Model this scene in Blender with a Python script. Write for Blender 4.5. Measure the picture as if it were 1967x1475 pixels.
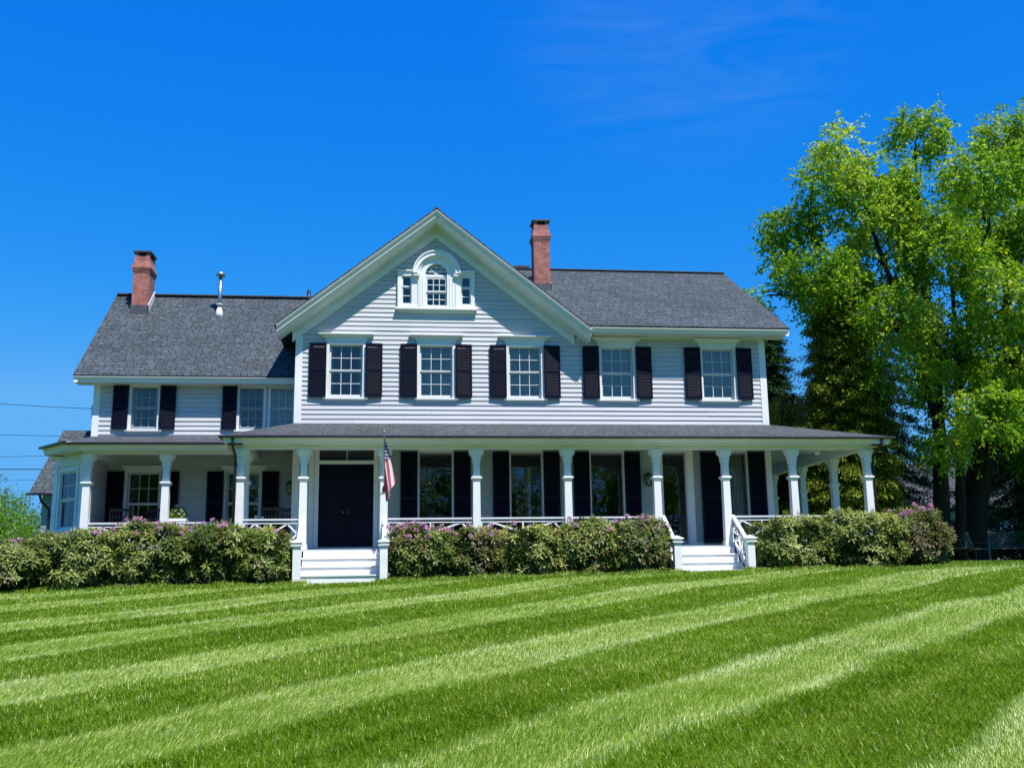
import bpy, math, random
import numpy as np
from mathutils import Vector, Matrix

R = math.radians
random.seed(7)
rng = np.random.default_rng(11)
for o in list(bpy.data.objects):
    bpy.data.objects.remove(o)
S = bpy.context.scene
C = S.collection

# ------------------------------------------------------------------ camera
YAW, PIT, ROL, FPX = .118083, .192216, -.0143514, 1957.0
fw = Vector((math.sin(YAW) * math.cos(PIT), math.cos(YAW) * math.cos(PIT), math.sin(PIT)))
rt = Vector((math.cos(YAW), -math.sin(YAW), 0))
up = rt.cross(fw)
r2 = rt * math.cos(ROL) + up * math.sin(ROL)
u2 = up * math.cos(ROL) - rt * math.sin(ROL)
cam_d = bpy.data.cameras.new("camera")
cam = bpy.data.objects.new("camera", cam_d)
C.objects.link(cam)
m3 = Matrix((r2, u2, -fw)).transposed()
cam.matrix_world = Matrix.Translation((0, -24.4, -.83)) @ m3.to_4x4()
cam_d.sensor_width = 36
cam_d.lens = 36 * FPX / 1967
cam_d.clip_end = 2000
S.camera = cam

# ------------------------------------------------------------------ light
SUN_EL, SUN_AZ = R(60), R(27)
W = bpy.data.worlds.new("World")
S.world = W
W.use_nodes = True
nt = W.node_tree
nt.nodes.clear()
N = nt.nodes.new
sky = N('ShaderNodeTexSky'); sky.sky_type = 'NISHITA'; sky.sun_disc = False
sky.sun_elevation = SUN_EL; sky.sun_rotation = math.pi - SUN_AZ
sky.air_density = 1.0; sky.dust_density = 0.0; sky.ozone_density = 3.0; sky.altitude = 0
hs = N('ShaderNodeHueSaturation'); hs.inputs['Saturation'].default_value = 1.12
hs.inputs['Hue'].default_value = .50
spR = N('ShaderNodeSeparateColor'); cbR = N('ShaderNodeCombineColor')
bg = N('ShaderNodeBackground'); bg.inputs['Strength'].default_value = .088
wo = N('ShaderNodeOutputWorld')
# faint cirrus wisps high in the sky
tc = N('ShaderNodeTexCoord')
mp = N('ShaderNodeMapping'); mp.inputs['Rotation'].default_value = (0, R(-12), R(25)); mp.inputs['Scale'].default_value = (3.0, 9, 22)
nz = N('ShaderNodeTexNoise'); nz.inputs['Scale'].default_value = 1.6; nz.inputs['Detail'].default_value = 7; nz.inputs['Roughness'].default_value = .55
nz.inputs['Distortion'].default_value = .8
rp = N('ShaderNodeMapRange'); rp.inputs['From Min'].default_value = .42; rp.inputs['From Max'].default_value = .8
rp.inputs['To Max'].default_value = .08
CDIR = (.262, .810, .525)
mx = N('ShaderNodeMixRGB'); mx.inputs['Color2'].default_value = (4.8, 7.2, 8.8, 1)
L = nt.links.new
L(tc.outputs['Generated'], mp.inputs['Vector']); L(mp.outputs[0], nz.inputs['Vector'])
L(nz.outputs['Fac'], rp.inputs['Value'])
sx = N('ShaderNodeSeparateXYZ'); L(tc.outputs['Generated'], sx.inputs[0])
r3 = N('ShaderNodeMapRange'); r3.inputs['From Min'].default_value = .30; r3.inputs['From Max'].default_value = .45
L(sx.outputs['Z'], r3.inputs['Value'])
mm = N('ShaderNodeMath'); mm.operation = 'MULTIPLY'
dv = N('ShaderNodeVectorMath'); dv.operation = 'DOT_PRODUCT'; dv.inputs[1].default_value = CDIR; L(tc.outputs['Generated'], dv.inputs[0])
dm = N('ShaderNodeMapRange'); dm.interpolation_type = 'SMOOTHSTEP'; dm.inputs['From Min'].default_value = .980; dm.inputs['From Max'].default_value = .999; L(dv.outputs['Value'], dm.inputs['Value'])
m0 = N('ShaderNodeMath'); m0.operation = 'MULTIPLY'; L(dm.outputs[0], m0.inputs[0]); L(r3.outputs[0], m0.inputs[1])
L(rp.outputs[0], mm.inputs[0]); L(m0.outputs[0], mm.inputs[1])
L(sky.outputs[0], hs.inputs['Color']); cl = N('ShaderNodeVectorMath'); cl.operation = 'MINIMUM'; cl.inputs[1].default_value = (2.3, 4.2, 5.4)
L(hs.outputs[0], cl.inputs[0]); L(cl.outputs[0], spR.inputs[0])
for ch, (a_, p_) in enumerate(((.085, 3.0), (1.136, .817), (5.5, .2))):    # per-channel response of the clear sky
    pw1 = N('ShaderNodeMath'); pw1.operation = 'POWER'; pw1.inputs[1].default_value = p_; L(spR.outputs[ch], pw1.inputs[0])
    ml1 = N('ShaderNodeMath'); ml1.operation = 'MULTIPLY'; ml1.inputs[1].default_value = a_; L(pw1.outputs[0], ml1.inputs[0]); L(ml1.outputs[0], cbR.inputs[ch])
L(cbR.outputs[0], mx.inputs['Color1']); L(mm.outputs[0], mx.inputs['Fac'])
L(mx.outputs[0], bg.inputs['Color']); L(bg.outputs[0], wo.inputs['Surface'])

sd = bpy.data.lights.new("sun", 'SUN'); sd.energy = 5.0; sd.angle = R(.55); sd.color = (1, .955, .89)
so = bpy.data.objects.new("sun", sd); C.objects.link(so)
sdir = Vector((math.sin(SUN_AZ) * math.cos(SUN_EL), -math.cos(SUN_AZ) * math.cos(SUN_EL), math.sin(SUN_EL)))
so.rotation_euler = sdir.to_track_quat('Z', 'Y').to_euler()
so.location = sdir * 60
S.view_settings.view_transform = 'Standard'
S.view_settings.look = 'None'
S.view_settings.exposure = 0.45
S.view_settings.gamma = 1
S.render.engine = 'CYCLES'


# ------------------------------------------------------------------ materials
def newmat(name):
    m = bpy.data.materials.new(name); m.use_nodes = True
    t = m.node_tree; t.nodes.clear()
    b = t.nodes.new('ShaderNodeBsdfPrincipled'); o = t.nodes.new('ShaderNodeOutputMaterial')
    t.links.new(b.outputs[0], o.inputs[0])
    return m, t, b, o


def noise_mat(name, c1, c2, scale=(3, 3, 3), detail=4, rough=.6, spec=.5, lo=.3, hi=.7, bump=0, metal=0):
    m, t, b, o = newmat(name)
    tc = t.nodes.new('ShaderNodeTexCoord'); mp = t.nodes.new('ShaderNodeMapping'); mp.inputs['Scale'].default_value = scale
    n = t.nodes.new('ShaderNodeTexNoise'); n.inputs['Scale'].default_value = 1; n.inputs['Detail'].default_value = detail
    mr = t.nodes.new('ShaderNodeMapRange'); mr.inputs['From Min'].default_value = lo; mr.inputs['From Max'].default_value = hi
    mix = t.nodes.new('ShaderNodeMixRGB'); mix.inputs[1].default_value = (*c1, 1); mix.inputs[2].default_value = (*c2, 1)
    k = t.links.new
    k(tc.outputs['Object'], mp.inputs[0]); k(mp.outputs[0], n.inputs['Vector']); k(n.outputs['Fac'], mr.inputs['Value'])
    k(mr.outputs[0], mix.inputs[0]); k(mix.outputs[0], b.inputs['Base Color'])
    b.inputs['Roughness'].default_value = rough; b.inputs['Specular IOR Level'].default_value = spec; b.inputs['Metallic'].default_value = metal
    if bump:
        bp = t.nodes.new('ShaderNodeBump'); bp.inputs['Distance'].default_value = bump
        k(n.outputs['Fac'], bp.inputs['Height']); k(bp.outputs[0], b.inputs['Normal'])
    return m


M = {}
M['white'] = noise_mat('white_paint', (.80, .80, .79), (.70, .71, .71), (1.3, 1.3, 4), 5, .45)
M['siding'] = noise_mat('siding_paint', (.54, .54, .555), (.47, .47, .49), (.35, .35, 8.7), 3, .55, .4)
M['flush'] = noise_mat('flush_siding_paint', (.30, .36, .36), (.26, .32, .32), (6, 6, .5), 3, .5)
M['shutter'] = noise_mat('shutter_paint', (.004, .005, .015), (.007, .008, .021), (3, 3, 3), 3, .40, .12)
M['dark'] = noise_mat('black_metal', (.012, .013, .015), (.02, .02, .022), (5, 5, 5), 3, .35)
M['door'] = noise_mat('door_paint', (.003, .003, .012), (.005, .005, .016), (3, 3, 1), 3, .5, .15)
M['sash'] = noise_mat('sash_paint', (.66, .67, .68), (.58, .59, .61), (2, 2, 2), 3, .5)
M['sashdark'] = noise_mat('grey_sash_paint', (.30, .34, .38), (.25, .29, .33), (2, 2, 2), 3, .5)
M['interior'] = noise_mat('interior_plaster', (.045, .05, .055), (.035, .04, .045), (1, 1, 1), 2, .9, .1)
M['curtain'] = noise_mat('sheer_curtain', (.62, .65, .66), (.5, .53, .55), (9, 9, .6), 4, .9, .1)
M['blind'] = noise_mat('grey_blind', (.22, .27, .27), (.16, .2, .2), (9, 9, .6), 4, .9, .1)
M['ceiling'] = noise_mat('porch_ceiling_paint', (.42, .47, .47), (.36, .42, .42), (1, 9, 1), 3, .6)
M['deck'] = noise_mat('deck_paint', (.55, .57, .58), (.42, .44, .46), (1.5, 5, 5), 4, .6)
M['step'] = noise_mat('step_paint', (.80, .80, .79), (.66, .66, .66), (1.5, 6, 6), 5, .55)
M['galv'] = noise_mat('galvanised_metal', (.45, .47, .5), (.33, .35, .38), (9, 9, 3), 3, .35, .5, metal=.85)
M['lightmetal'] = noise_mat('white_flashing', (.75, .75, .76), (.62, .62, .64), (6, 6, 6), 3, .4)
M['lead'] = noise_mat('lead_flashing', (.05, .052, .065), (.075, .077, .09), (5, 5, 5), 3, .5)
M['bark'] = noise_mat('bark', (.030, .024, .018), (.012, .010, .008), (7, 7, 1.6), 6, .9, .2, bump=.03)
M['mulch'] = noise_mat('mulch', (.035, .024, .016), (.012, .009, .006), (14, 14, 14), 6, .95, .1, bump=.03)
M['wood'] = noise_mat('weathered_wood', (.10, .075, .055), (.05, .04, .03), (9, 9, 1), 4, .7, .3)
M['greywood'] = noise_mat('grey_teak', (.20, .20, .18), (.10, .10, .09), (9, 1.5, 9), 4, .7, .3)
M['wax'] = noise_mat('candle_wax', (.8, .79, .74), (.7, .69, .65), (3, 3, 3), 2, .5)
M['brass'] = noise_mat('brass', (.6, .45, .2), (.5, .38, .18), (9, 9, 9), 2, .3, metal=1)
M['stucco'] = noise_mat('neighbour_wall', (.22, .23, .25), (.18, .19, .21), (1, 1, 6), 3, .8)


def shingle_mat(name, axis, k, c1=(.048, .060, .068), c2=(.080, .096, .108)):
    """asphalt shingles; axis 'x' or 'y' runs along the courses, k = 1/sin(pitch)"""
    m, t, b, o = newmat(name)
    n = t.nodes.new; l = t.links.new
    tc = n('ShaderNodeTexCoord'); sp = n('ShaderNodeSeparateXYZ'); cb = n('ShaderNodeCombineXYZ')
    mu = n('ShaderNodeMath'); mu.operation = 'MULTIPLY'; mu.inputs[1].default_value = k
    l(tc.outputs['Object'], sp.inputs[0]); l(sp.outputs['X' if axis == 'x' else 'Y'], cb.inputs['X'])
    l(sp.outputs['Z'], mu.inputs[0]); l(mu.outputs[0], cb.inputs['Y'])
    br = n('ShaderNodeTexBrick'); br.inputs['Scale'].default_value = 1
    br.inputs['Brick Width'].default_value = .26; br.inputs['Row Height'].default_value = .135
    br.inputs['Mortar Size'].default_value = .011; br.inputs['Mortar Smooth'].default_value = .3
    br.inputs['Color1'].default_value = (*c1, 1); br.inputs['Color2'].default_value = (*c2, 1)
    br.inputs['Mortar'].default_value = (c1[0] * .35, c1[1] * .35, c1[2] * .35, 1); br.inputs['Bias'].default_value = .1
    br.offset_frequency = 2; br.offset = .37; br.squash = .7; br.squash_frequency = 3
    l(cb.outputs[0], br.inputs['Vector'])
    mp = n('ShaderNodeMapping'); mp.inputs['Scale'].default_value = (4.0, 11, 1); l(cb.outputs[0], mp.inputs[0])
    nz = n('ShaderNodeTexNoise'); nz.inputs['Scale'].default_value = 1.0; nz.inputs['Detail'].default_value = 5; nz.inputs['Roughness'].default_value = .7
    l(mp.outputs[0], nz.inputs['Vector'])
    mr = n('ShaderNodeMapRange'); mr.inputs['From Min'].default_value = .33; mr.inputs['From Max'].default_value = .67
    mr.inputs['To Min'].default_value = .64; mr.inputs['To Max'].default_value = 1.34
    l(nz.outputs['Fac'], mr.inputs['Value'])
    n2 = n('ShaderNodeTexNoise'); n2.inputs['Scale'].default_value = .5; n2.inputs['Detail'].default_value = 3
    l(cb.outputs[0], n2.inputs['Vector'])
    m2 = n('ShaderNodeMapRange'); m2.inputs['From Min'].default_value = .3; m2.inputs['From Max'].default_value = .7
    m2.inputs['To Min'].default_value = .88; m2.inputs['To Max'].default_value = 1.12; l(n2.outputs['Fac'], m2.inputs['Value'])
    mul = n('ShaderNodeMath'); mul.operation = 'MULTIPLY'; l(mr.outputs[0], mul.inputs[0]); l(m2.outputs[0], mul.inputs[1])
    vm = n('ShaderNodeVectorMath'); vm.operation = 'SCALE'; l(br.outputs['Color'], vm.inputs[0]); l(mul.outputs[0], vm.inputs['Scale'])
    l(vm.outputs[0], b.inputs['Base Color']); b.inputs['Roughness'].default_value = .85; b.inputs['Specular IOR Level'].default_value = .25
    bp = n('ShaderNodeBump'); bp.inputs['Distance'].default_value = .012; bp.invert = True
    l(br.outputs['Fac'], bp.inputs['Height']); l(bp.outputs[0], b.inputs['Normal'])
    return m


M['shx'] = shingle_mat('shingles_front_slope', 'x', 1.85)
M['shw'] = shingle_mat('shingles_wing_slope', 'x', 1.5)
M['shy'] = shingle_mat('shingles_side_slope', 'y', 1.6)
M['shp'] = shingle_mat('shingles_porch', 'x', 3.8, (.062, .070, .076), (.095, .104, .112))
M['shpy'] = shingle_mat('shingles_porch_side', 'y', 3.8, (.062, .070, .076), (.095, .104, .112))


def brick_mat():
    m, t, b, o = newmat('red_brick')
    n = t.nodes.new; l = t.links.new
    tc = n('ShaderNodeTexCoord'); sp = n('ShaderNodeSeparateXYZ'); cb = n('ShaderNodeCombineXYZ')
    ad = n('ShaderNodeMath'); ad.operation = 'ADD'
    l(tc.outputs['Object'], sp.inputs[0]); l(sp.outputs['X'], ad.inputs[0]); l(sp.outputs['Y'], ad.inputs[1])
    l(ad.outputs[0], cb.inputs['X']); l(sp.outputs['Z'], cb.inputs['Y'])
    br = n('ShaderNodeTexBrick'); br.inputs['Scale'].default_value = 1
    br.inputs['Brick Width'].default_value = .2; br.inputs['Row Height'].default_value = .068
    br.inputs['Mortar Size'].default_value = .007
    br.inputs['Color1'].default_value = (.40, .12, .09, 1); br.inputs['Color2'].default_value = (.26, .07, .055, 1)
    br.inputs['Mortar'].default_value = (.36, .27, .24, 1)
    l(cb.outputs[0], br.inputs['Vector'])
    nz = n('ShaderNodeTexNoise'); nz.inputs['Scale'].default_value = 5; nz.inputs['Detail'].default_value = 5
    l(tc.outputs['Object'], nz.inputs['Vector'])
    mr = n('ShaderNodeMapRange'); mr.inputs['From Min'].default_value = .3; mr.inputs['From Max'].default_value = .7
    mr.inputs['To Min'].default_value = .7; mr.inputs['To Max'].default_value = 1.25; l(nz.outputs['Fac'], mr.inputs['Value'])
    vm = n('ShaderNodeVectorMath'); vm.operation = 'SCALE'; l(br.outputs['Color'], vm.inputs[0]); l(mr.outputs[0], vm.inputs['Scale'])
    l(vm.outputs[0], b.inputs['Base Color']); b.inputs['Roughness'].default_value = .9
    bp = n('ShaderNodeBump'); bp.inputs['Distance'].default_value = .01; bp.invert = True
    l(br.outputs['Fac'], bp.inputs['Height']); l(bp.outputs[0], b.inputs['Normal'])
    return m


M['brick'] = brick_mat()


def glass_mat():
    m, t, b, o = newmat('window_glass')
    t.nodes.remove(b)
    n = t.nodes.new; l = t.links.new
    fr = n('ShaderNodeFresnel'); fr.inputs['IOR'].default_value = 1.85
    tr = n('ShaderNodeBsdfTransparent'); tr.inputs[0].default_value = (.78, .83, .84, 1)
    gl = n('ShaderNodeBsdfGlossy'); gl.inputs['Roughness'].default_value = .015; gl.inputs[0].default_value = (.95, .97, 1, 1)
    tc = n('ShaderNodeTexCoord'); nz = n('ShaderNodeTexNoise'); nz.inputs['Scale'].default_value = 2.2; nz.inputs['Detail'].default_value = 2
    bp = n('ShaderNodeBump'); bp.inputs['Distance'].default_value = .006; bp.inputs['Strength'].default_value = .6
    l(tc.outputs['Object'], nz.inputs['Vector']); l(nz.outputs['Fac'], bp.inputs['Height']); l(bp.outputs[0], gl.inputs['Normal'])
    mx = n('ShaderNodeMixShader'); l(fr.outputs[0], mx.inputs[0]); l(tr.outputs[0], mx.inputs[1]); l(gl.outputs[0], mx.inputs[2])
    l(mx.outputs[0], o.inputs[0])
    return m


M['glass'] = glass_mat()


def leaf_mat(name, cols, rough=.45, spec=.5, trans=.35, tcol=None, scale=1.2):
    """cols: three colours picked by the per-leaf 'tone' attribute"""
    m, t, b, o = newmat(name)
    n = t.nodes.new; l = t.links.new
    at = n('ShaderNodeAttribute'); at.attribute_name = 'tone'
    cr = n('ShaderNodeValToRGB'); e = cr.color_ramp.elements
    e[0].color = (*cols[0], 1); e[0].position = 0.0
    e[1].color = (*cols[-1], 1); e[1].position = 1.0
    for i, c in enumerate(cols[1:-1]):
        x = e.new((i + 1) / (len(cols) - 1)); x.color = (*c, 1)
    l(at.outputs['Fac'], cr.inputs[0])
    l(cr.outputs[0], b.inputs['Base Color'])
    b.inputs['Roughness'].default_value = rough; b.inputs['Specular IOR Level'].default_value = spec
    tr = n('ShaderNodeBsdfTranslucent')
    vm = n('ShaderNodeMixRGB'); vm.blend_type = 'MULTIPLY'; vm.inputs[0].default_value = 1
    vm.inputs[2].default_value = (*(tcol or (1.3, 1.25, .5)), 1)
    l(cr.outputs[0], vm.inputs[1]); l(vm.outputs[0], tr.inputs[0])
    mx = n('ShaderNodeMixShader'); mx.inputs[0].default_value = trans
    l(b.outputs[0], mx.inputs[1]); l(tr.outputs[0], mx.inputs[2]); l(mx.outputs[0], o.inputs[0])
    return m


M['leaf'] = leaf_mat('deciduous_leaf', [(.06, .17, .016), (.18, .36, .025), (.55, .64, .14)], .5, .28, .58, (1.5, 1.3, .35))
M['needle'] = leaf_mat('hemlock_needles', [(.03, .085, .015), (.10, .165, .02), (.26, .30, .035)], .6, .2, .15)
M['needledark'] = leaf_mat('dark_needles', [(.010, .035, .014), (.025, .068, .022), (.055, .115, .03)], .6, .2, .15)
M['rhodo'] = leaf_mat('rhododendron_leaf', [(.015, .045, .010), (.12, .17, .022), (.50, .52, .16)], .45, .3, .25, (1.2, 1.2, .4))
M['rhodored'] = leaf_mat('rhododendron_new_leaf', [(.05, .05, .012), (.16, .13, .04), (.40, .28, .14)], .42, .35, .22, (1.2, 1.1, .6))
M['petal'] = leaf_mat('pink_petal', [(.52, .18, .36), (.70, .36, .54), (.82, .60, .72)], .6, .2, .3, (1.1, 1, 1.1))
M['whitepetal'] = leaf_mat('white_petal', [(.6, .6, .62), (.7, .7, .72), (.8, .8, .8)], .6, .2, .3, (1, 1, 1))
M['bushleaf'] = leaf_mat('hedge_leaf', [(.06, .16, .012), (.15, .30, .02), (.34, .46, .05)], .45, .4, .4, (1.5, 1.3, .35))
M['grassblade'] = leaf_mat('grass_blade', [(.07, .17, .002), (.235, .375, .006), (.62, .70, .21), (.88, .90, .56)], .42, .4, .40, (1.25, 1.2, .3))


# ------------------------------------------------------------------ mesh building
class MB:
    def __init__(s):
        s.v = []; s.f = []

    def add(s, vs, fs, T=None):
        b = len(s.v)
        s.v += [tuple(T(*v)) if T else tuple(v) for v in vs]
        s.f += [tuple(b + i for i in f) for f in fs]
        return s

    def box(s, x0, x1, y0, y1, z0, z1, T=None):
        vs = [(x0, y0, z0), (x1, y0, z0), (x1, y1, z0), (x0, y1, z0), (x0, y0, z1), (x1, y0, z1), (x1, y1, z1), (x0, y1, z1)]
        return s.add(vs, [(0, 3, 2, 1), (4, 5, 6, 7), (0, 1, 5, 4), (1, 2, 6, 5), (2, 3, 7, 6), (3, 0, 4, 7)], T)

    def prism(s, poly, y0, y1, T=None):
        """poly in (x,z), extruded y0..y1"""
        n = len(poly)
        vs = [(x, y0, z) for x, z in poly] + [(x, y1, z) for x, z in poly]
        fs = [tuple(range(n)), tuple(reversed(range(n, 2 * n)))] + [(i, i + n, (i + 1) % n + n, (i + 1) % n) for i in range(n)]
        return s.add(vs, fs, T)

    def sweep(s, prof, p0, p1):
        """profile [(out, z)] for a run from p0 to p1 (xy), out = left-normal side reversed (towards -y for +x runs)"""
        d = Vector((p1[0] - p0[0], p1[1] - p0[1])).normalized(); nx, ny = d.y, -d.x
        n = len(prof)
        vs = [(p0[0] + nx * a, p0[1] + ny * a, z) for a, z in prof] + [(p1[0] + nx * a, p1[1] + ny * a, z) for a, z in prof]
        fs = [tuple(range(n)), tuple(reversed(range(n, 2 * n)))] + [(i, i + n, (i + 1) % n + n, (i + 1) % n) for i in range(n)]
        return s.add(vs, fs)

    def bar(s, a, b, w, h, upv=(0, 0, 1)):
        a = Vector(a); b = Vector(b); d = (b - a).normalized(); U = Vector(upv)
        sd = d.cross(U)
        if sd.length < 1e-4: sd = d.cross(Vector((1, 0, 0)))
        sd.normalize(); U = sd.cross(d)
        vs = []
        for p in (a, b):
            for i, j in ((-1, -1), (1, -1), (1, 1), (-1, 1)):
                vs.append(p + sd * (i * w / 2) + U * (j * h / 2))
        return s.add(vs, [(0, 3, 2, 1), (4, 5, 6, 7), (0, 1, 5, 4), (1, 2, 6, 5), (2, 3, 7, 6), (3, 0, 4, 7)])

    def tube(s, pts, rad, n=8, cap=True):
        pts = [Vector(p) for p in pts]
        if not isinstance(rad, (list, tuple)): rad = [rad] * len(pts)
        b = len(s.v); prev = None
        for i, p in enumerate(pts):
            d = (pts[min(i + 1, len(pts) - 1)] - pts[max(i - 1, 0)])
            d = d.normalized() if d.length > 1e-9 else Vector((0, 0, 1))
            if prev is None:
                a = d.cross(Vector((0, 0, 1)))
                if a.length < 1e-3: a = d.cross(Vector((1, 0, 0)))
            else:
                a = prev - d * prev.dot(d)
            a.normalize(); prev = a; c = d.cross(a)
            for k in range(n):
                t = 2 * math.pi * k / n
                s.v.append(tuple(p + (a * math.cos(t) + c * math.sin(t)) * rad[i]))
        for i in range(len(pts) - 1):
            for k in range(n):
                s.f.append((b + i * n + k, b + i * n + (k + 1) % n, b + (i + 1) * n + (k + 1) % n, b + (i + 1) * n + k))
        if cap:
            s.f.append(tuple(b + k for k in reversed(range(n))))
            s.f.append(tuple(b + (len(pts) - 1) * n + k for k in range(n)))
        return s

    def stack(s, cx, cy, lv, T=None):
        """square stacked sections lv = [(z, halfx, halfy)]"""
        vs = []
        for z, a, b in lv:
            vs += [(cx - a, cy - b, z), (cx + a, cy - b, z), (cx + a, cy + b, z), (cx - a, cy + b, z)]
        fs = [(3, 2, 1, 0)]
        for i in range(len(lv) - 1):
            o = i * 4
            fs += [(o + k, o + (k + 1) % 4, o + 4 + (k + 1) % 4, o + 4 + k) for k in range(4)]
        o = (len(lv) - 1) * 4
        fs.append((o, o + 1, o + 2, o + 3))
        return s.add(vs, fs, T)

    def mesh(s, name, mat, smooth=False):
        me = bpy.data.meshes.new(name); me.from_pydata([tuple(v) for v in s.v], [], s.f)
        if mat: me.materials.append(M[mat] if isinstance(mat, str) else mat)
        if smooth: me.polygons.foreach_set('use_smooth', [True] * len(me.polygons))
        me.update()
        return me

    def build(s, name, mat, parent=None, loc=(0, 0, 0), rz=0, smooth=False):
        return link(name, s.mesh(name, mat, smooth), parent, loc, rz)


def link(name, me, parent=None, loc=(0, 0, 0), rz=0):
    o = bpy.data.objects.new(name, me); C.objects.link(o); o.location = loc; o.rotation_euler = (0, 0, rz)
    if parent: o.parent = parent
    return o


def tag(o, label=None, cat=None, group=None, kind=None):
    if label: o['label'] = label
    if cat: o['category'] = cat
    if group: o['group'] = group
    if kind: o['kind'] = kind
    return o


def thing(name, label, cat, loc=(0, 0, 0), rz=0, group=None):
    return tag(link(name, None, None, loc, rz), label, cat, group)


def copy_thing(o, parent=None):
    c = o.copy(); C.objects.link(c); c.parent = parent
    for ch in [x for x in o.children]: copy_thing(ch, c)
    return c


def wallmap(o, u, n):
    """local (along, outward, z) -> world; o = origin xy, u = direction, n = outward normal"""
    return lambda a, d, z: (o[0] + u[0] * a + n[0] * d, o[1] + u[1] * a + n[1] * d, z)


FRONT = lambda Y: (lambda a, d, z: (a, Y - d, z))


def clapboard(mb, T, a0, a1, z0, z1, holes=(), lim=None, exp=.124):
    z = z0; i = 0
    r = random.Random(int(a0 * 100) + int(z0 * 10))
    while z < z1 - .005:
        zt = min(z + exp, z1)
        lo, hi = a0, a1
        if lim:
            l = lim(zt)
            if not l: break
            lo, hi = max(a0, l[0]), min(a1, l[1])
        segs = [(lo, hi)]
        for h0, h1, hz0, hz1 in holes:
            if zt > hz0 + .01 and z < hz1 - .01:
                ns = []
                for s0, s1 in segs:
                    if h1 <= s0 or h0 >= s1: ns.append((s0, s1)); continue
                    if h0 > s0: ns.append((s0, h0))
                    if h1 < s1: ns.append((h1, s1))
                segs = ns
        for s0, s1 in segs:
            if s1 - s0 < .01: continue
            cuts = [s0]; p = s0 + r.uniform(.8, 4.2)
            while p < s1 - .5: cuts.append(p); p += r.uniform(2.2, 4.4)
            cuts.append(s1)
            for q0, q1 in zip(cuts, cuts[1:]):
                e = r.uniform(-.0025, .0025); w0 = r.uniform(-.002, .002); w1 = r.uniform(-.002, .002)
                g = .0016
                vs = [(q0 + g, 0, z + w0), (q1 - g, 0, z + w1), (q1 - g, .029 + e, z + w1), (q0 + g, .029 + e, z + w0), (q0 + g, .004, zt + .002), (q1 - g, .004, zt + .002), (q1 - g, 0, zt + .002), (q0 + g, 0, zt + .002)]
                mb.add(vs, [(0, 1, 2, 3), (3, 2, 5, 4), (0, 3, 4, 7), (1, 6, 5, 2), (4, 5, 6, 7)], T)
        z += exp; i += 1
    return mb


def sheet_with_holes(mb, T, a0, a1, z0, z1, holes=(), d=-.002, th=.1, lim=None):
    """solid sheathing behind the boards, cut round its openings"""
    xs = sorted({a0, a1, *[h[0] for h in holes], *[h[1] for h in holes]}); zs = sorted({z0, z1, *[h[2] for h in holes], *[h[3] for h in holes]})
    xs = [x for x in xs if a0 <= x <= a1]; zs = [z for z in zs if z0 <= z <= z1]
    for x0, x1 in zip(xs, xs[1:]):
        for q0, q1 in zip(zs, zs[1:]):
            cx, cz = (x0 + x1) / 2, (q0 + q1) / 2
            if any(h[0] < cx < h[1] and h[2] < cz < h[3] for h in holes): continue
            mb.box(x0, x1, d - th, d, q0, q1, T)
    return mb


# ------------------------------------------------------------------ leaf clouds (numpy)
def raw_mesh(name, co, faces_n, idx, tone, mat, fmat=None):
    me = bpy.data.meshes.new(name)
    nv = len(co); nf = len(faces_n)
    me.vertices.add(nv); me.vertices.foreach_set('co', np.ascontiguousarray(co, np.float32).ravel())
    me.loops.add(len(idx)); me.loops.foreach_set('vertex_index', np.ascontiguousarray(idx, np.int32))
    me.polygons.add(nf)
    st = np.zeros(nf, np.int32); st[1:] = np.cumsum(faces_n)[:-1]
    me.polygons.foreach_set('loop_start', st)
    a = me.attributes.new('tone', 'FLOAT', 'POINT'); a.data.foreach_set('value', np.ascontiguousarray(tone, np.float32))
    for m in (mat if isinstance(mat, list) else [mat]): me.materials.append(M[m])
    if fmat is not None: me.polygons.foreach_set('material_index', np.ascontiguousarray(fmat, np.int32))
    me.update(calc_edges=True); me.validate()
    return me


def unit(a):
    return a / np.maximum(np.linalg.norm(a, axis=-1, keepdims=True), 1e-9)


def leaves_geo(P, D, Nn, Ln, Wd, tone, fold=.0):
    """diamond leaves: base P, axis D, normal hint Nn"""
    D = unit(D); Sd = unit(np.cross(D, Nn)); Up = np.cross(Sd, D)
    b = P; t = P + D * Ln[:, None]
    mid = P + D * (Ln * .5)[:, None]
    l = mid - Sd * (Wd / 2)[:, None] + Up * (Wd * fold)[:, None]; r = mid + Sd * (Wd / 2)[:, None] + Up * (Wd * fold)[:, None]
    co = np.stack([b, r, t, l], 1).reshape(-1, 3)
    return co, np.repeat(tone, 4)


def quads_mesh(name, parts, mat):
    co = np.concatenate([p[0] for p in parts]); tn = np.concatenate([p[1] for p in parts])
    n = len(co) // 4
    return raw_mesh(name, co, np.full(n, 4), np.arange(n * 4), tn, mat)


def pnoise(P, s, seed=0):
    r = np.random.default_rng(seed); out = np.zeros(len(P))
    for k in range(6):
        d = unit(r.normal(size=3)); f = s * (1 + .55 * k); out += np.sin(P @ d * f + r.uniform(0, 6.28)) / (1 + .4 * k)
    return out / 2.6


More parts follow.
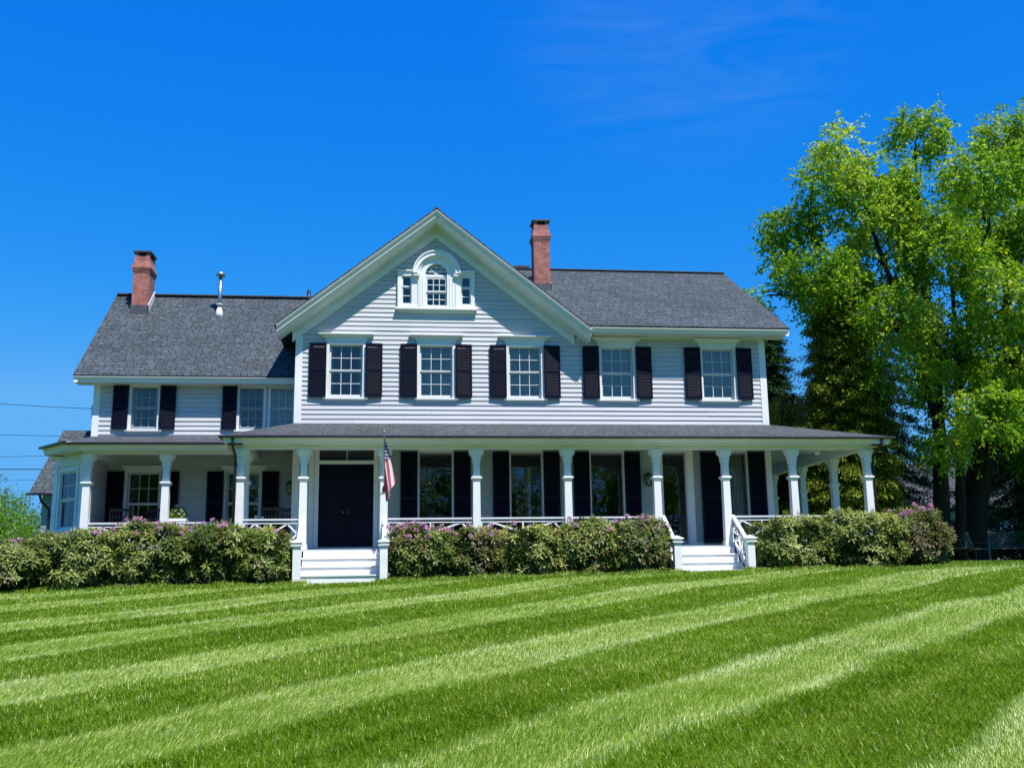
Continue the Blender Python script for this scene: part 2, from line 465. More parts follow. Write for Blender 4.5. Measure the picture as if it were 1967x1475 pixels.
def crown_leaves(clumps, per, leaf, seed, thr=-.35, droop=.5, twig=(.35, .8)):
    g = np.random.default_rng(seed); parts = []
    for (x, y, z, rx, ry, rz) in clumps:
        vol = (rx * ry * rz) ** (2 / 3)
        nt_ = max(8, int(per * vol))
        d = unit(g.normal(size=(nt_, 3))); rr = g.uniform(.25, 1, nt_) ** .55
        rad = np.array([rx, ry, rz])
        wob = 1 + .22 * pnoise(d * 2 + np.array([x, y, z]), 2.2, seed + 1)
        s = np.array([x, y, z]) + d * rad * (rr * wob)[:, None]
        keep = pnoise(s, 2.6, seed + 2) + .35 * pnoise(s, 6.5, seed + 3) > thr
        s = s[keep]; d = d[keep]; n = len(s)
        if n == 0: continue
        td = unit(d * [1, 1, .6] + g.normal(size=(n, 3)) * .5 + [0, 0, -droop * .4])
        tl = g.uniform(*twig, n)
        k = 13
        t = np.linspace(.05, 1, k)
        P = s[:, None] + td[:, None] * (tl[:, None] * t)[..., None] + np.array([0, 0, -1.]) * (droop * .45 * tl[:, None] * t ** 2)[..., None]
        P = P.reshape(-1, 3) + g.normal(size=(n * k, 3)) * .035
        D = np.repeat(td, k, 0) * .5 + g.normal(size=(n * k, 3)) * .65 + [0, 0, -droop]
        Nn = np.repeat(d, k, 0) * .5 + g.normal(size=(n * k, 3)) * .55 + [0, 0, .8]
        base = np.repeat(np.clip(.45 + .35 * pnoise(s, 1.1, seed + 5) + g.normal(size=n) * .1, 0, 1), k)
        tone = np.clip(base + g.normal(size=n * k) * .13, 0, 1)
        Ln = leaf * g.uniform(.7, 1.25, n * k); parts.append(leaves_geo(P, D, Nn, Ln, Ln * g.uniform(.5, .72, n * k), tone, .12))
    return parts


def limb(mb, a, b, r0, r1, sag=.0, n=6, seed=0, wob=.06):
    rr = random.Random(seed); a = Vector(a); b = Vector(b); L_ = (b - a).length; pts = []; rad = []
    for i in range(n + 1):
        t = i / n; p = a.lerp(b, t)
        p += Vector((rr.uniform(-1, 1), rr.uniform(-1, 1), rr.uniform(-1, 1))) * (wob * L_ * math.sin(math.pi * t) * .6)
        p.z += sag * L_ * math.sin(math.pi * t)
        pts.append(p); rad.append(r0 + (r1 - r0) * t ** .8)
    mb.tube(pts, rad, 7, True)
    return pts


# ------------------------------------------------------------------ the ground
def zg(x, y):
    x = np.asarray(x, float); y = np.asarray(y, float)
    t = y + 1.2
    long_ = np.where(t < 0, .073 * t, 0.012 * t)
    # soften the crest
    long_ = long_ - .05 * np.exp(-(t / 1.6) ** 2) + 0
    far = np.clip(-(t + 26), 0, None); long_ = long_ + far * .06
    far2 = np.clip(t - 14, 0, None); long_ = long_ - far2 * .012
    return -.70 + .24 * np.tanh(x / 15) + long_ + .012 * np.sin(x * .9 + y * .4) + .01 * np.sin(y * 1.3 - x * .5)


def G(x, y): return float(zg(x, y))


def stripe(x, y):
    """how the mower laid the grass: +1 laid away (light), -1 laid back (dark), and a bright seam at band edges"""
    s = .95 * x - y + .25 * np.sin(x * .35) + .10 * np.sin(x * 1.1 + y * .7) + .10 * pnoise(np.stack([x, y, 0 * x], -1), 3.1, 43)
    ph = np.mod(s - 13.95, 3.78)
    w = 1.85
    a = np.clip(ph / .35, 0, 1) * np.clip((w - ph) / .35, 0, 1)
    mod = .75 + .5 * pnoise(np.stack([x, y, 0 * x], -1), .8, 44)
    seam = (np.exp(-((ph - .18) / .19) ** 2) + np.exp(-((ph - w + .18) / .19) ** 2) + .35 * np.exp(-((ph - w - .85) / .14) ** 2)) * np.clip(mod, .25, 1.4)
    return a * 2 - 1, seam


gx = np.unique(np.concatenate([np.linspace(-140, -26, 20), np.linspace(-26, 34, 121), np.linspace(34, 150, 20)]))
gy = np.unique(np.concatenate([np.linspace(-120, -30, 14), np.linspace(-30, 16, 93), np.linspace(16, 400, 40)]))
XX, YY = np.meshgrid(gx, gy)
co = np.stack([XX, YY, zg(XX, YY)], -1).reshape(-1, 3)
nx_, ny_ = len(gx), len(gy)
ii = (np.arange(ny_ - 1)[:, None] * nx_ + np.arange(nx_ - 1)[None]).ravel()
idx = np.stack([ii, ii + 1, ii + nx_ + 1, ii + nx_], 1).ravel()


def turf_mat():
    m, t, b, o = newmat('turf')
    n = t.nodes.new; l = t.links.new
    tc = n('ShaderNodeTexCoord'); nz = n('ShaderNodeTexNoise'); nz.inputs['Scale'].default_value = 26; nz.inputs['Detail'].default_value = 6
    l(tc.outputs['Object'], nz.inputs['Vector'])
    n2 = n('ShaderNodeTexNoise'); n2.inputs['Scale'].default_value = .7; n2.inputs['Detail'].default_value = 4; l(tc.outputs['Object'], n2.inputs['Vector'])
    cr = n('ShaderNodeValToRGB'); e = cr.color_ramp.elements
    e[0].position = .3; e[0].color = (.03, .085, .002, 1); e[1].position = .7; e[1].color = (.115, .215, .008, 1)
    ad = n('ShaderNodeMath'); ad.operation = 'MULTIPLY_ADD'; ad.inputs[1].default_value = .6
    mu = n('ShaderNodeMath'); mu.operation = 'MULTIPLY'; mu.inputs[1].default_value = .4; l(n2.outputs['Fac'], mu.inputs[0])
    l(nz.outputs['Fac'], ad.inputs[0]); l(mu.outputs[0], ad.inputs[2]); l(ad.outputs[0], cr.inputs[0])
    l(cr.outputs[0], b.inputs['Base Color']); b.inputs['Roughness'].default_value = .9; b.inputs['Specular IOR Level'].default_value = .1
    bp = n('ShaderNodeBump'); bp.inputs['Distance'].default_value = .03; l(nz.outputs['Fac'], bp.inputs['Height']); l(bp.outputs[0], b.inputs['Normal'])
    return m


M['turf'] = turf_mat()
lawn = link('lawn', raw_mesh('lawn', co, np.full(len(ii), 4), idx, np.zeros(len(co)), 'turf'))
lawn.data.polygons.foreach_set('use_smooth', [True] * len(lawn.data.polygons))
tag(lawn, 'broad mown lawn rising towards the house', kind='structure')


def grass():
    g = np.random.default_rng(5)
    chunks = []
    # camera at (0,-24.4); wedge of view plus a margin
    def zone(d0, d1, dens, hgt, wid):
        a0, a1 = R(-44), R(56)
        area = .5 * (a1 - a0) * (d1 * d1 - d0 * d0); n = int(area * dens)
        d = np.sqrt(g.uniform(d0 * d0, d1 * d1, n)); a = g.uniform(a0, a1, n)
        x = d * np.sin(a); y = -24.4 + d * np.cos(a)
        k = (y < -.75) | ((x > 12.6) & (y < 4.0))
        for px, py, rx, ry in BED: k &= ~((((x - px) / rx) ** 2 + ((y - py) / ry) ** 2) < 1)
        for s0, s1 in ((-2.2, -.08), (6.45, 8.45)): k &= ~((x > s0) & (x < s1) & (y > -1.3))
        x, y, d = x[k], y[k], d[k]; n = len(x)
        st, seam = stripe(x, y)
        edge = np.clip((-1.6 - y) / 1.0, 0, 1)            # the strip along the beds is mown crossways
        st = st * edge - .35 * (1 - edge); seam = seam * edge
        h = hgt * g.uniform(.45, 1.45, n); w = wid * g.uniform(.7, 1.3, n)
        pn = pnoise(np.stack([x, y, 0 * x], 1), 1.3, 21); pn2 = pnoise(np.stack([x, y, 0 * x], 1), 5.5, 22)
        uu = (.70 * x + .71 * y) * .55; vv = (.71 * x - .70 * y) * 7.0
        pn3 = pnoise(np.stack([uu, vv, 0 * x], 1), 1.0, 29)
        # lean along the mowing direction (+ away, - back)
        ml = np.array([.70, .71, 0])
        lean = .10 + .38 * st + .25 * seam
        az = g.uniform(0, 2 * math.pi, n)
        lv = ml[None] * lean[:, None] + np.stack([np.cos(az), np.sin(az), 0 * az], 1) * g.uniform(.15, .75, n)[:, None]
        dirv = unit(lv + np.array([0, 0, .85]))
        base = np.stack([x, y, zg(x, y) - .005], 1)
        sd = unit(np.stack([-np.sin(az), np.cos(az), 0 * az], 1) * .6 + np.array([1, 0, 0]) * .8)
        mid = base + dirv * (h * .55)[:, None]
        tipd = unit(dirv + lv * .6 + np.array([0, 0, -.15]))
        tip = mid + tipd * (h * .5)[:, None]
        w_ = w[:, None] / 2
        co = np.stack([base - sd * w_, base + sd * w_, mid + sd * w_ * .8, tip, mid - sd * w_ * .8], 1)
        tone = np.clip(.42 + .10 * st + .30 * seam + .08 * pn + .08 * pn2 + .13 * pn3 + g.normal(size=n) * .16, 0, 1)  # stripe and seam sheen painted into the blade tone, besides the lean
        tone = np.where(g.uniform(size=n) < .015, .95, tone)
        chunks.append((co.reshape(-1, 3), np.repeat(tone, 5)))
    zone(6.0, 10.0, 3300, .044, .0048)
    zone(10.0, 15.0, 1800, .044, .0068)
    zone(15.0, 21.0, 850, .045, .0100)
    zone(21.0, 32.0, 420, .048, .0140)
    # longer uncut tufts along the bed edge and round the posts
    xs, ys = [], []
    for x0, x1 in ((-12, -2.25), (-.05, 6.42), (8.42, 13.4)):
        m = int((x1 - x0) * 420); x = g.uniform(x0, x1, m); xs.append(x); ys.append(-1.5 + .12 * np.sin(x * 1.7) + .06 * np.sin(x * 5) + g.normal(size=m) * .06)
    for px in (-2.09, -.18, 6.55, 8.30):
        m = 260; xs.append(px + g.normal(size=m) * .12); ys.append(-1.22 - np.abs(g.normal(size=m)) * .06)
    x = np.concatenate(xs); y = np.concatenate(ys); n = len(x); h = g.uniform(.04, .15, n) * (.6 + .6 * np.clip(pnoise(np.stack([x, y, 0 * x], 1), 5, 8) + .4, 0, 1)); w_ = g.uniform(.004, .008, n)[:, None]
    az = g.uniform(0, 6.28, n); lv = np.stack([np.cos(az), np.sin(az), 0 * az], 1) * g.uniform(.1, .6, n)[:, None]; dv_ = unit(lv + [0, 0, 1]); base = np.stack([x, y, zg(x, y) - .005], 1); sd = np.array([[1., 0, 0]])
    mid = base + dv_ * (h * .55)[:, None]; tip = mid + unit(dv_ + lv * .9 - [0, 0, .2]) * (h * .5)[:, None]
    chunks.append((np.stack([base - sd * w_, base + sd * w_, mid + sd * w_ * .7, tip, mid - sd * w_ * .7], 1).reshape(-1, 3), np.repeat(np.clip(.3 + g.normal(size=n) * .15, 0, 1), 5)))
    co = np.concatenate([c[0] for c in chunks]); tone = np.concatenate([c[1] for c in chunks]); n = len(co) // 5
    idx = np.arange(n * 5, dtype=np.int32).reshape(n, 5)
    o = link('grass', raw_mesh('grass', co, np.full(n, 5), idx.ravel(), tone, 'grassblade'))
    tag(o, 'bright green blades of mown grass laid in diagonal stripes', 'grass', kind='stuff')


# ------------------------------------------------------------------ house
WY = 1.9      # main front wall
GY = 3.0      # wing front wall
house = thing('farmhouse', 'white two storey clapboard farmhouse with wraparound porch and black shutters', 'house')


def part(name, mb, mat, parent=house, label=None, smooth=False, loc=(0, 0, 0), rz=0):
    o = mb.build(name, mat, parent, loc, rz, smooth)
    if label: o['label'] = label
    return o


# --- shutters
_cache = {}


def shutter_mesh(w, h):
    key = ('sh', round(w, 3), round(h, 3))
    if key in _cache: return _cache[key]
    b = MB(); st = .05; t = .032
    b.box(0, st, -t, 0, 0, h); b.box(w - st, w, -t, 0, 0, h)
    rails = [(0, .1), (h * .5 - .035, h * .5 + .035), (h - .065, h)]
    for z0, z1 in rails: b.box(st, w - st, -t + .001, -.001, z0, z1)
    for (a, c) in ((rails[0][1], rails[1][0]), (rails[1][1], rails[2][0])):
        n = max(3, int((c - a) / .040)); p = (c - a) / n
        for i in range(n):
            z = a + p * (i + .5)
            # louvre tilted: outer (front) edge low
            b.add([(st, -t + .003, z - .021), (w - st, -t + .003, z - .021), (w - st, -.004, z + .013), (st, -.004, z + .013),
                   (st, -t + .003, z - .013), (w - st, -t + .003, z - .013), (w - st, -.004, z + .021), (st, -.004, z + .021)],
                  [(0, 3, 2, 1), (4, 5, 6, 7), (0, 1, 5, 4), (2, 3, 7, 6)])
    # a hinge pin and a latch
    for z in (.14, h - .16): b.box(-.02, .04, -t - .004, -t + .001, z, z + .02)
    _cache[key] = b.mesh('shutter', 'shutter'); return _cache[key]


def window(cx, z0, w, h, Y=WY, cols=3, rows=2, hood='crown', shut=None, curtain=None, T=None, rz=0, loc=None,
           casing=.09, sill=True, sashmat='sash', label=None, recess=.05, shy=.05, halves=2, shh=None, name='window', frieze=True, seed=0, swap=False):
    """a sash window; local x along the wall, -y outward, z up from the sash bottom"""
    L_ = loc or (cx, Y, z0)
    b = MB(); c = casing; pr = .045
    b.box(-w / 2 - c, -w / 2, -pr, .02, -.03, h); b.box(w / 2, w / 2 + c, -pr, .02, -.03, h)
    b.box(-w / 2 - c, w / 2 + c, -pr - .002, .02, h, h + .09)
    # inner jambs
    b.box(-w / 2 - .015, -w / 2 - .001, .02, .13, -.03, h + .01); b.box(w / 2 + .001, w / 2 + .015, .02, .13, -.03, h + .01)
    b.box(-w / 2, w / 2, .02, .13, h + .001, h + .02)
    f = b.build(name, 'white', house, L_, rz)
    if label: f['label'] = label
    if sill:
        s = MB(); s.box(-w / 2 - c - .05, w / 2 + c + .05, -pr - .055, .0, -.085, -.032); s.box(-w / 2 - c, w / 2 + c, -.03, .0, -.13, -.086)
        s.build('sill', 'white', f)
    if hood == 'crown':
        s = MB(); e = w / 2 + c
        s.box(-e - .02, e + .02, -.062, .01, h + .091, h + .17)
        for (dz0, dz1, o0, o1) in ((.171, .19, .075, .085), (.19, .255, .09, .18), (.255, .275, .195, .195)):
            s.add([(-e - o0, -o0 * .9, h + dz0), (e + o0, -o0 * .9, h + dz0), (e + o0, .01, h + dz0), (-e - o0, .01, h + dz0),
                   (-e - o1, -o1 * .9, h + dz1), (e + o1, -o1 * .9, h + dz1), (e + o1, .01, h + dz1), (-e - o1, .01, h + dz1)],
                  [(0, 3, 2, 1), (4, 5, 6, 7), (0, 1, 5, 4), (1, 2, 6, 5), (2, 3, 7, 6), (3, 0, 4, 7)])
        s.build('hood', 'white', f)
    elif hood == 'flat':
        s = MB(); e = w / 2 + c + .06
        s.box(-e, e, -.06, .01, h + .091, h + .16); s.box(-e - .03, e + .03, -.09, .01, h + .161, h + .185)
        s.build('hood', 'white', f)
    # sashes
    hh = h / halves
    sw = .042; mw = .016
    for k in range(halves):
        sm = MB(); gl = MB()
        y = recess + (.035 if k == 0 else 0); za = k * hh; zb = (k + 1) * hh
        if halves == 2: y = recess + (.0 if k == 1 else .03) + .0
        sm.box(-w / 2, -w / 2 + sw, y, y + .03, za, zb); sm.box(w / 2 - sw, w / 2, y, y + .03, za, zb)
        sm.box(-w / 2 + sw, w / 2 - sw, y, y + .03, za, za + (sw * 1.4 if k == 0 else sw * .8)); sm.box(-w / 2 + sw, w / 2 - sw, y, y + .03, zb - sw * .8, zb)
        ia, ib = -w / 2 + sw, w / 2 - sw; ja, jb = za + sw * (1.4 if k == 0 else .8), zb - sw * .8
        for i in range(1, cols): x = ia + (ib - ia) * i / cols; sm.box(x - mw / 2, x + mw / 2, y + .004, y + .026, ja, jb)
        for j in range(1, rows): z = ja + (jb - ja) * j / rows; sm.box(ia, ib, y + .006, y + .024, z - mw / 2, z + mw / 2)
        gl.add([(ia, y + .015, ja), (ib, y + .015, ja), (ib, y + .015, jb), (ia, y + .015, jb)], [(0, 1, 2, 3)])
        sm.build('sash', sashmat, f); gl.build('pane', 'glass', f)
    # curtains
    if curtain:
        cm = MB(); r = random.Random(seed)
        def drape(a, b_, za, zb, y0, amp=.018, per=.07, low=None):
            n = max(6, int((b_ - a) / .012)); nz_ = 8; base = len(cm.v); ph = r.uniform(0, 6)
            for j in range(nz_ + 1):
                for i in range(n + 1):
                    x = a + (b_ - a) * i / n; q = j / nz_
                    zz = za + (zb - za) * q
                    if low: zz = max(zz, za) if j else za + low(i / n)
                    cm.v.append((x, y0 + amp * math.sin(x / per * 6.28 + ph + .5 * q) * (1 - .3 * q), zz))
            for j in range(nz_):
                for i in range(n):
                    o_ = base + j * (n + 1) + i; cm.f.append((o_, o_ + 1, o_ + n + 2, o_ + n + 1))
        if curtain == 'full': drape(-w / 2, w / 2, .02, h, .14)
        if curtain == 'side': drape(-w / 2, -w / 2 + .10, .02, h, .15, .02, .05); drape(w / 2 - .10, w / 2, .02, h, .15, .02, .05)
        if curtain == 'swag':
            for i in range(3):
                sag = lambda t: .10 * (1 - abs(math.sin(t * 3 * math.pi)))
                drape(-w / 2, w / 2, h * (.27 + .23 * i), h * (.27 + .23 * i) + .2, .14 + .01 * i, .006, .2, sag)
            drape(-w / 2, w / 2, .02, h * .5, .18, .006, .12); drape(-w / 2, w / 2, h * .5, h, .2, .012, .1)
        if curtain == 'shade': cm.box(-w / 2, w / 2, .14, .145, h * .52, h)
        if curtain == 'cafe': drape(-w / 2, w / 2, .02, h * .52, .14, .012, .05); drape(-w / 2, w / 2, h * .53, h, .17, .02, .09)
        cm.build('curtain', 'curtain', f, smooth=False)
    if shut:
        sw_, gap = shut; hgt = shh or h + .06
        me = shutter_mesh(sw_, hgt)
        for sgn in ((-1, 1) if shut[1] is not None else ()):
            o = link('shutter', me, f)
            tilt = .09
            if sgn < 0:
                o.location = (-w / 2 - c + .02 - sw_ * math.cos(tilt) , -pr - .012 , -.03); o.rotation_euler = (0, 0, -tilt)
            else:
                o.location = (w / 2 + c - .02, -pr - .012 - sw_ * math.sin(tilt), -.03); o.rotation_euler = (0, 0, tilt)
    return f


# --- walls
up_cx = [-1.23, 1.115, 3.47, 5.965, 8.76]
UZ, UH = 3.96, 1.37
holes_up = [(x - .43, x + .43, UZ - .03, UZ + UH + .01) for x in up_cx]
pal = [(.2, .46, 6.45, 7.22), (.84, 1.40, 6.40, 7.30), (1.78, 2.04, 6.45, 7.22)]
SL = .785                                     # gable slope


def gab(z):
    h = (8.52 - z) / SL
    return (1.1 - h, 1.1 + h) if h > .03 else None


b = MB()
clapboard(b, FRONT(WY), -2.36, 9.95, 3.0, 5.604, holes_up)
clapboard(b, FRONT(WY), -2.36, 4.98, 5.604, 8.5, pal, gab)
o = part('wall', b, 'siding', label='sunlit pale clapboard front wall of the main block')
b = MB()
sheet_with_holes(b, FRONT(WY), -2.49, 10.07, 2.7, 5.62, holes_up)
z = 5.62
while z < 8.6:
    l_ = gab(z + .1); n_ = min(z + .1, 8.6)
    if not l_: break
    hs_ = [h for h in pal if h[3] > z and h[2] < n_]
    sheet_with_holes(b, FRONT(WY), max(l_[0] - .1, -2.49), l_[1] + .1, z, n_, [(h[0], h[1], z, n_) for h in hs_])
    z = n_
part('wall_sheathing', b, 'flush')

# ground-floor main wall (flush boards)
DR = (-1.86, -.48, 0.0, 2.60)
fw_ = [(.68, 1.53), (3.05, 3.87), (5.17, 6.03)]
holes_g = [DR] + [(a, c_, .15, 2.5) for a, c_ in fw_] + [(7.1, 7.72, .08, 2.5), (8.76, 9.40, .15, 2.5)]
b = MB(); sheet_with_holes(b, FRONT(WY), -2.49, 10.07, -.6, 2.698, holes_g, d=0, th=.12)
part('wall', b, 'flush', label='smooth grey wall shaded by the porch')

# wing walls
wA = (-6.5, .66); wB = (-3.75, .62); wC = (-2.95, .6)
hw = [(c_ - w_ / 2, c_ + w_ / 2, 3.27, 4.38) for c_, w_ in (wA, wB, wC)]
gA = (-6.42, .8); gB = (-3.89, .84)
hgw = [(c_ - w_ / 2, c_ + w_ / 2, .5, 2.1) for c_, w_ in (gA, gB)]
b = MB()
clapboard(b, FRONT(GY), -7.66, -2.5, 2.85, 4.62, hw)
clapboard(b, FRONT(GY), -7.35, -2.5, 0.0, 2.62, hgw)
part('wall', b, 'siding', label='clapboard wall of the lower wing')
b = MB(); sheet_with_holes(b, FRONT(GY), -7.77, -2.5, -.6, 4.7, hw + hgw)
for x0, x1 in ((-7.78, -7.66),):
    b.box(x0, x1, GY, 9.2, -.6, 4.62)
b.prism([(3.0, 4.6), (9.2, 4.6), (6.1, 7.42)], 7.66, 7.78, lambda x, y, z: (-y, x, z))
part('wall_sheathing', b, 'flush')
b = MB(); Tl = wallmap((-7.78, 9.2), (0, -1), (-1, 0)); clapboard(b, Tl, 0, 6.1, 2.6, 4.6)
clapboard(b, Tl, 0.1, 6.1, 4.6, 7.4, (), lambda z: ((z - 4.6) / .905, 6.2 - (z - 4.6) / .905) if z < 7.3 else None)
part('wall', b, 'siding', label='clapboard end wall of the wing')

# main side walls and back
b = MB()
b.box(-2.5, -2.38, WY + .13, 10.5, -.6, 5.75); b.box(9.96, 10.08, WY + .13, 10.5, -.6, 5.6)
b.box(-2.5, 10.08, 10.5, 10.62, -.6, 5.7); b.box(-7.78, -2.5, 9.2, 9.32, -.6, 4.6)
b.prism([(1.9, 5.6), (10.5, 5.6), (6.2, 8.5)], 9.96, 10.08, lambda x, y, z: (y, x, z))
b.prism([(-2.45, 5.72), (4.65, 5.72), (1.1, 8.5)], 10.5, 10.62)
part('wall_sheathing', b, 'flush')
b = MB(); Tr = wallmap((10.08, WY), (0, 1), (1, 0)); clapboard(b, Tr, .0, 8.6, -.1, 5.6)
clapboard(b, Tr, .0, 8.6, 5.6, 8.4, (), lambda z: ((z - 5.6) / .67, 8.6 - (z - 5.6) / .67) if z < 8.3 else None)
part('wall', b, 'siding', label='clapboard right end wall of the main block')
b = MB(); Tm = wallmap((-2.5, 10.5), (0, -1), (-1, 0)); clapboard(b, Tm, 0, 8.5, 2.6, 5.7)
part('wall', b, 'siding', label='clapboard wall above the wing roof')
# interior surfaces: floors, ceilings and a cross wall
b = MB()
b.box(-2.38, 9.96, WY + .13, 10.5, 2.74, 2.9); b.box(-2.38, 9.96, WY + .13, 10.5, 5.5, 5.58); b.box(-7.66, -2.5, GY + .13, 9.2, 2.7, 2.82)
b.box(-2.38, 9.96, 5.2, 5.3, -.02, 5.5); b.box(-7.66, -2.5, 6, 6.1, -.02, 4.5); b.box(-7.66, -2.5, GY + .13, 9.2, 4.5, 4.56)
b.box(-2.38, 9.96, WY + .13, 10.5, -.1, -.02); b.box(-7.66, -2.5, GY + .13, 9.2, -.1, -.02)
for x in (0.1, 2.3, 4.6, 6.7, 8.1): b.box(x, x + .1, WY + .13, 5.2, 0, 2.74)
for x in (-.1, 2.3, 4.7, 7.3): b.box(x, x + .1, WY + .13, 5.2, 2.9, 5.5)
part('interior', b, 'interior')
b = MB(); b.box(3.55, 3.62, 2.25, 3.0, .05, 2.15); b.box(3.535, 3.549, 2.33, 2.9, .2, .95); b.box(3.535, 3.549, 2.33, 2.9, 1.1, 2.0)
part('interior_door', b, 'white', label='white panelled door standing open behind the glass', rz=0)

# --- trim boards
for bx in (((-2.53, -2.35, WY - .035, WY + .02, 3.0, 5.55), (-2.53, -2.505, WY + .02, WY + .2, 3.0, 5.6)),
           ((9.93, 10.11, WY - .035, WY + .02, 3.0, 5.58), (10.085, 10.115, WY + .02, WY + .2, 3.0, 5.6)),
           ((-7.81, -7.64, GY - .035, GY + .02, 2.75, 4.5), (-7.81, -7.785, GY + .02, GY + .2, 2.75, 4.5)),
           ((-2.53, -2.36, WY - .036, WY, -.05, 2.6), (-2.535, -2.505, WY + .001, WY + .3, -.05, 2.6)), ((9.93, 10.1, WY - .036, WY, -.05, 2.6),)):
    b = MB()
    for q in bx: b.box(*q)
    part('corner_board', b, 'white')
for q in ((4.9, 10.09, WY - .045, WY, 5.585, 5.75), (-7.8, -2.5, GY - .045, GY, 4.42, 4.6)):
    b = MB(); b.box(*q); part('frieze_board', b, 'white')
for x0, x1 in ((-2.34, DR[0] - .27), (DR[1] + .27, .19), (2.01, 2.57), (4.35, 4.69), (6.5, 6.94), (7.94, 8.12)):
    b = MB(); b.box(x0, x1, WY - .02, WY, -.02, .13); part('baseboard', b, 'white')

# --- gable cornice
OV = .6; FYm = WY - OV
TH = .11
b = MB()


def rake(sg):
    """white soffit box, fascia, crown moulding and frieze along one gable slope (sg = -1 left, +1 right)"""
    ex = 1.1 + sg * 4.07
    top = lambda x: 8.90 - SL * abs(x - 1.1)
    def strip(y0, y1, t0, t1, x_in=None, x_out=None):
        xi = 1.1 if x_in is None else x_in; xo = ex if x_out is None else x_out
        poly = [(xi, top(xi) - t0), (xo, top(xo) - t0), (xo, top(xo) - t1), (xi, top(xi) - t1)]
        if sg > 0: poly = poly[::-1]
        b.prism(poly, y0, y1)
    prof = [(WY - .002, .035), (FYm - .08, .035), (FYm - .08, .05), (FYm + .02, .165), (FYm - .005, .168), (FYm - .005, .188), (FYm + .10, .295), (FYm + .10, .30), (WY - .002, .30)]
    vs = [(1.1, y, top(1.1) - t) for y, t in prof] + [(ex, y, top(ex) - t) for y, t in prof]; k = len(prof)
    fs = [tuple(range(k)), tuple(range(2 * k - 1, k - 1, -1))] + [(i, i + k, (i + 1) % k + k, (i + 1) % k) for i in range(k)]
    b.add(vs, fs)
    strip(WY - .06, WY - .003, .301, .60, x_out=1.1 + sg * 3.72)  # frieze board on the wall
    strip(WY - .10, WY - .061, .301, .36, x_out=1.1 + sg * 3.72)
    # dentils
    x = 1.14
    while x < 4.75:
        xx = 1.1 + sg * (x - 1.1); x2 = xx + sg * .04
        b.prism([(xx, top(xx) - .361), (x2, top(x2) - .361), (x2, top(x2) - .43), (xx, top(xx) - .43)][::(1 if sg < 0 else -1)], WY - .09, WY - .061)
        x += .095


rake(-1); rake(1)
part('gable_cornice', b, 'white', label='white gable cornice with a row of small dentils')

# --- roofs (thin slabs with a dark edge)


def slab(mb, pts, th=.05):
    pts = [Vector(p) for p in pts]; n = (pts[1] - pts[0]).cross(pts[2] - pts[0]).normalized()
    if n.z < 0: n = -n
    k = len(pts); lo = [p - n * th for p in pts]
    fs = [tuple(range(k)), tuple(range(2 * k - 1, k - 1, -1))] + [(i, i + k, (i + 1) % k + k, (i + 1) % k) for i in range(k)]
    mb.add(pts + lo, fs)


GR = 8.94
gl_x = lambda z: (GR - z) / SL
YB = 11.1
b = MB()
slab(b, [(1.1, FYm - .06, GR), (1.1, YB, GR), (1.1 - 4.14, YB, GR - SL * 4.14), (1.1 - 4.14, FYm - .06, GR - SL * 4.14)])
slab(b, [(1.1, FYm - .06, GR), (1.1 + 4.06, FYm - .06, GR - SL * 4.06), (1.1 + 4.06, 1.9, GR - SL * 4.06), (1.1, 6.4, GR)])
part('roof', b, 'shy', label='dark shingled roof of the tall front gable')
b = MB()
MS = .617
slab(b, [(1.1, 6.2, 8.85), (10.56, 6.2, 8.85), (10.62, FYm - .04, 8.85 - MS * (6.2 - FYm + .04)), (5.1, FYm - .04, 8.85 - MS * (6.2 - FYm + .04)), (1.1, 4.9, 8.0)])
slab(b, [(1.1, 6.2, 8.85), (10.56, 6.2, 8.85), (10.62, YB, 8.85 - MS * (YB - 6.2)), (1.1, YB, 8.85 - MS * (YB - 6.2))])
mroof = part('roof', b, 'shx', label='grey shingled roof of the main block')
b = MB(); b.bar((1.2, 6.2, 8.86), (10.56, 6.2, 8.86), .2, .025)
b.bar((1.1, FYm - .05, GR - .012), (1.1, 6.3, GR - .012), .13, .03)
b.bar((-8.2, 6.1, 7.765), (-2.2, 6.1, 7.765), .24, .035)
part('ridge_cap', b, 'lead')
WSL = .875
b = MB(); wy0 = 2.5; wz0 = 4.6
slab(b, [(-8.22, wy0, wz0), (-1.9, wy0, wz0), (-1.9, 6.1, wz0 + WSL * 3.6), (-8.22, 6.1, wz0 + WSL * 3.6)])
slab(b, [(-8.22, 9.7, wz0), (-1.9, 9.7, wz0), (-1.9, 6.1, wz0 + WSL * 3.6), (-8.22, 6.1, wz0 + WSL * 3.6)])
part('roof', b, 'shw', label='dark shingled roof of the lower wing')
# eaves: fascia + soffit
b = MB()
ez = 8.85 - MS * (6.2 - FYm + .04) - .06
b.sweep([(.05, ez), (.05, ez - .015), (-.03, ez - .095), (-.03, ez - .12), (-.62, ez - .12), (-.62, ez)], (4.98, FYm), (10.58, FYm))
part('cornice', b, 'white', label='white boxed eave of the main roof')
for vs in ([(10.50, FYm, ez - .15), (10.60, FYm, ez - .15), (10.60, FYm, ez), (10.50, FYm, ez), (10.50, 6.2, 8.65), (10.60, 6.2, 8.65), (10.60, 6.2, 8.79), (10.50, 6.2, 8.79)],
           [(-8.2, 2.52, 4.40), (-8.10, 2.52, 4.40), (-8.10, 2.52, 4.54), (-8.2, 2.52, 4.54), (-8.2, 6.1, 7.53), (-8.10, 6.1, 7.53), (-8.10, 6.1, 7.68), (-8.2, 6.1, 7.68)]):
    b = MB(); b.add(vs, [(0, 1, 2, 3), (4, 7, 6, 5), (0, 4, 5, 1), (1, 5, 6, 2), (2, 6, 7, 3), (3, 7, 4, 0)]); part('barge_board', b, 'white')
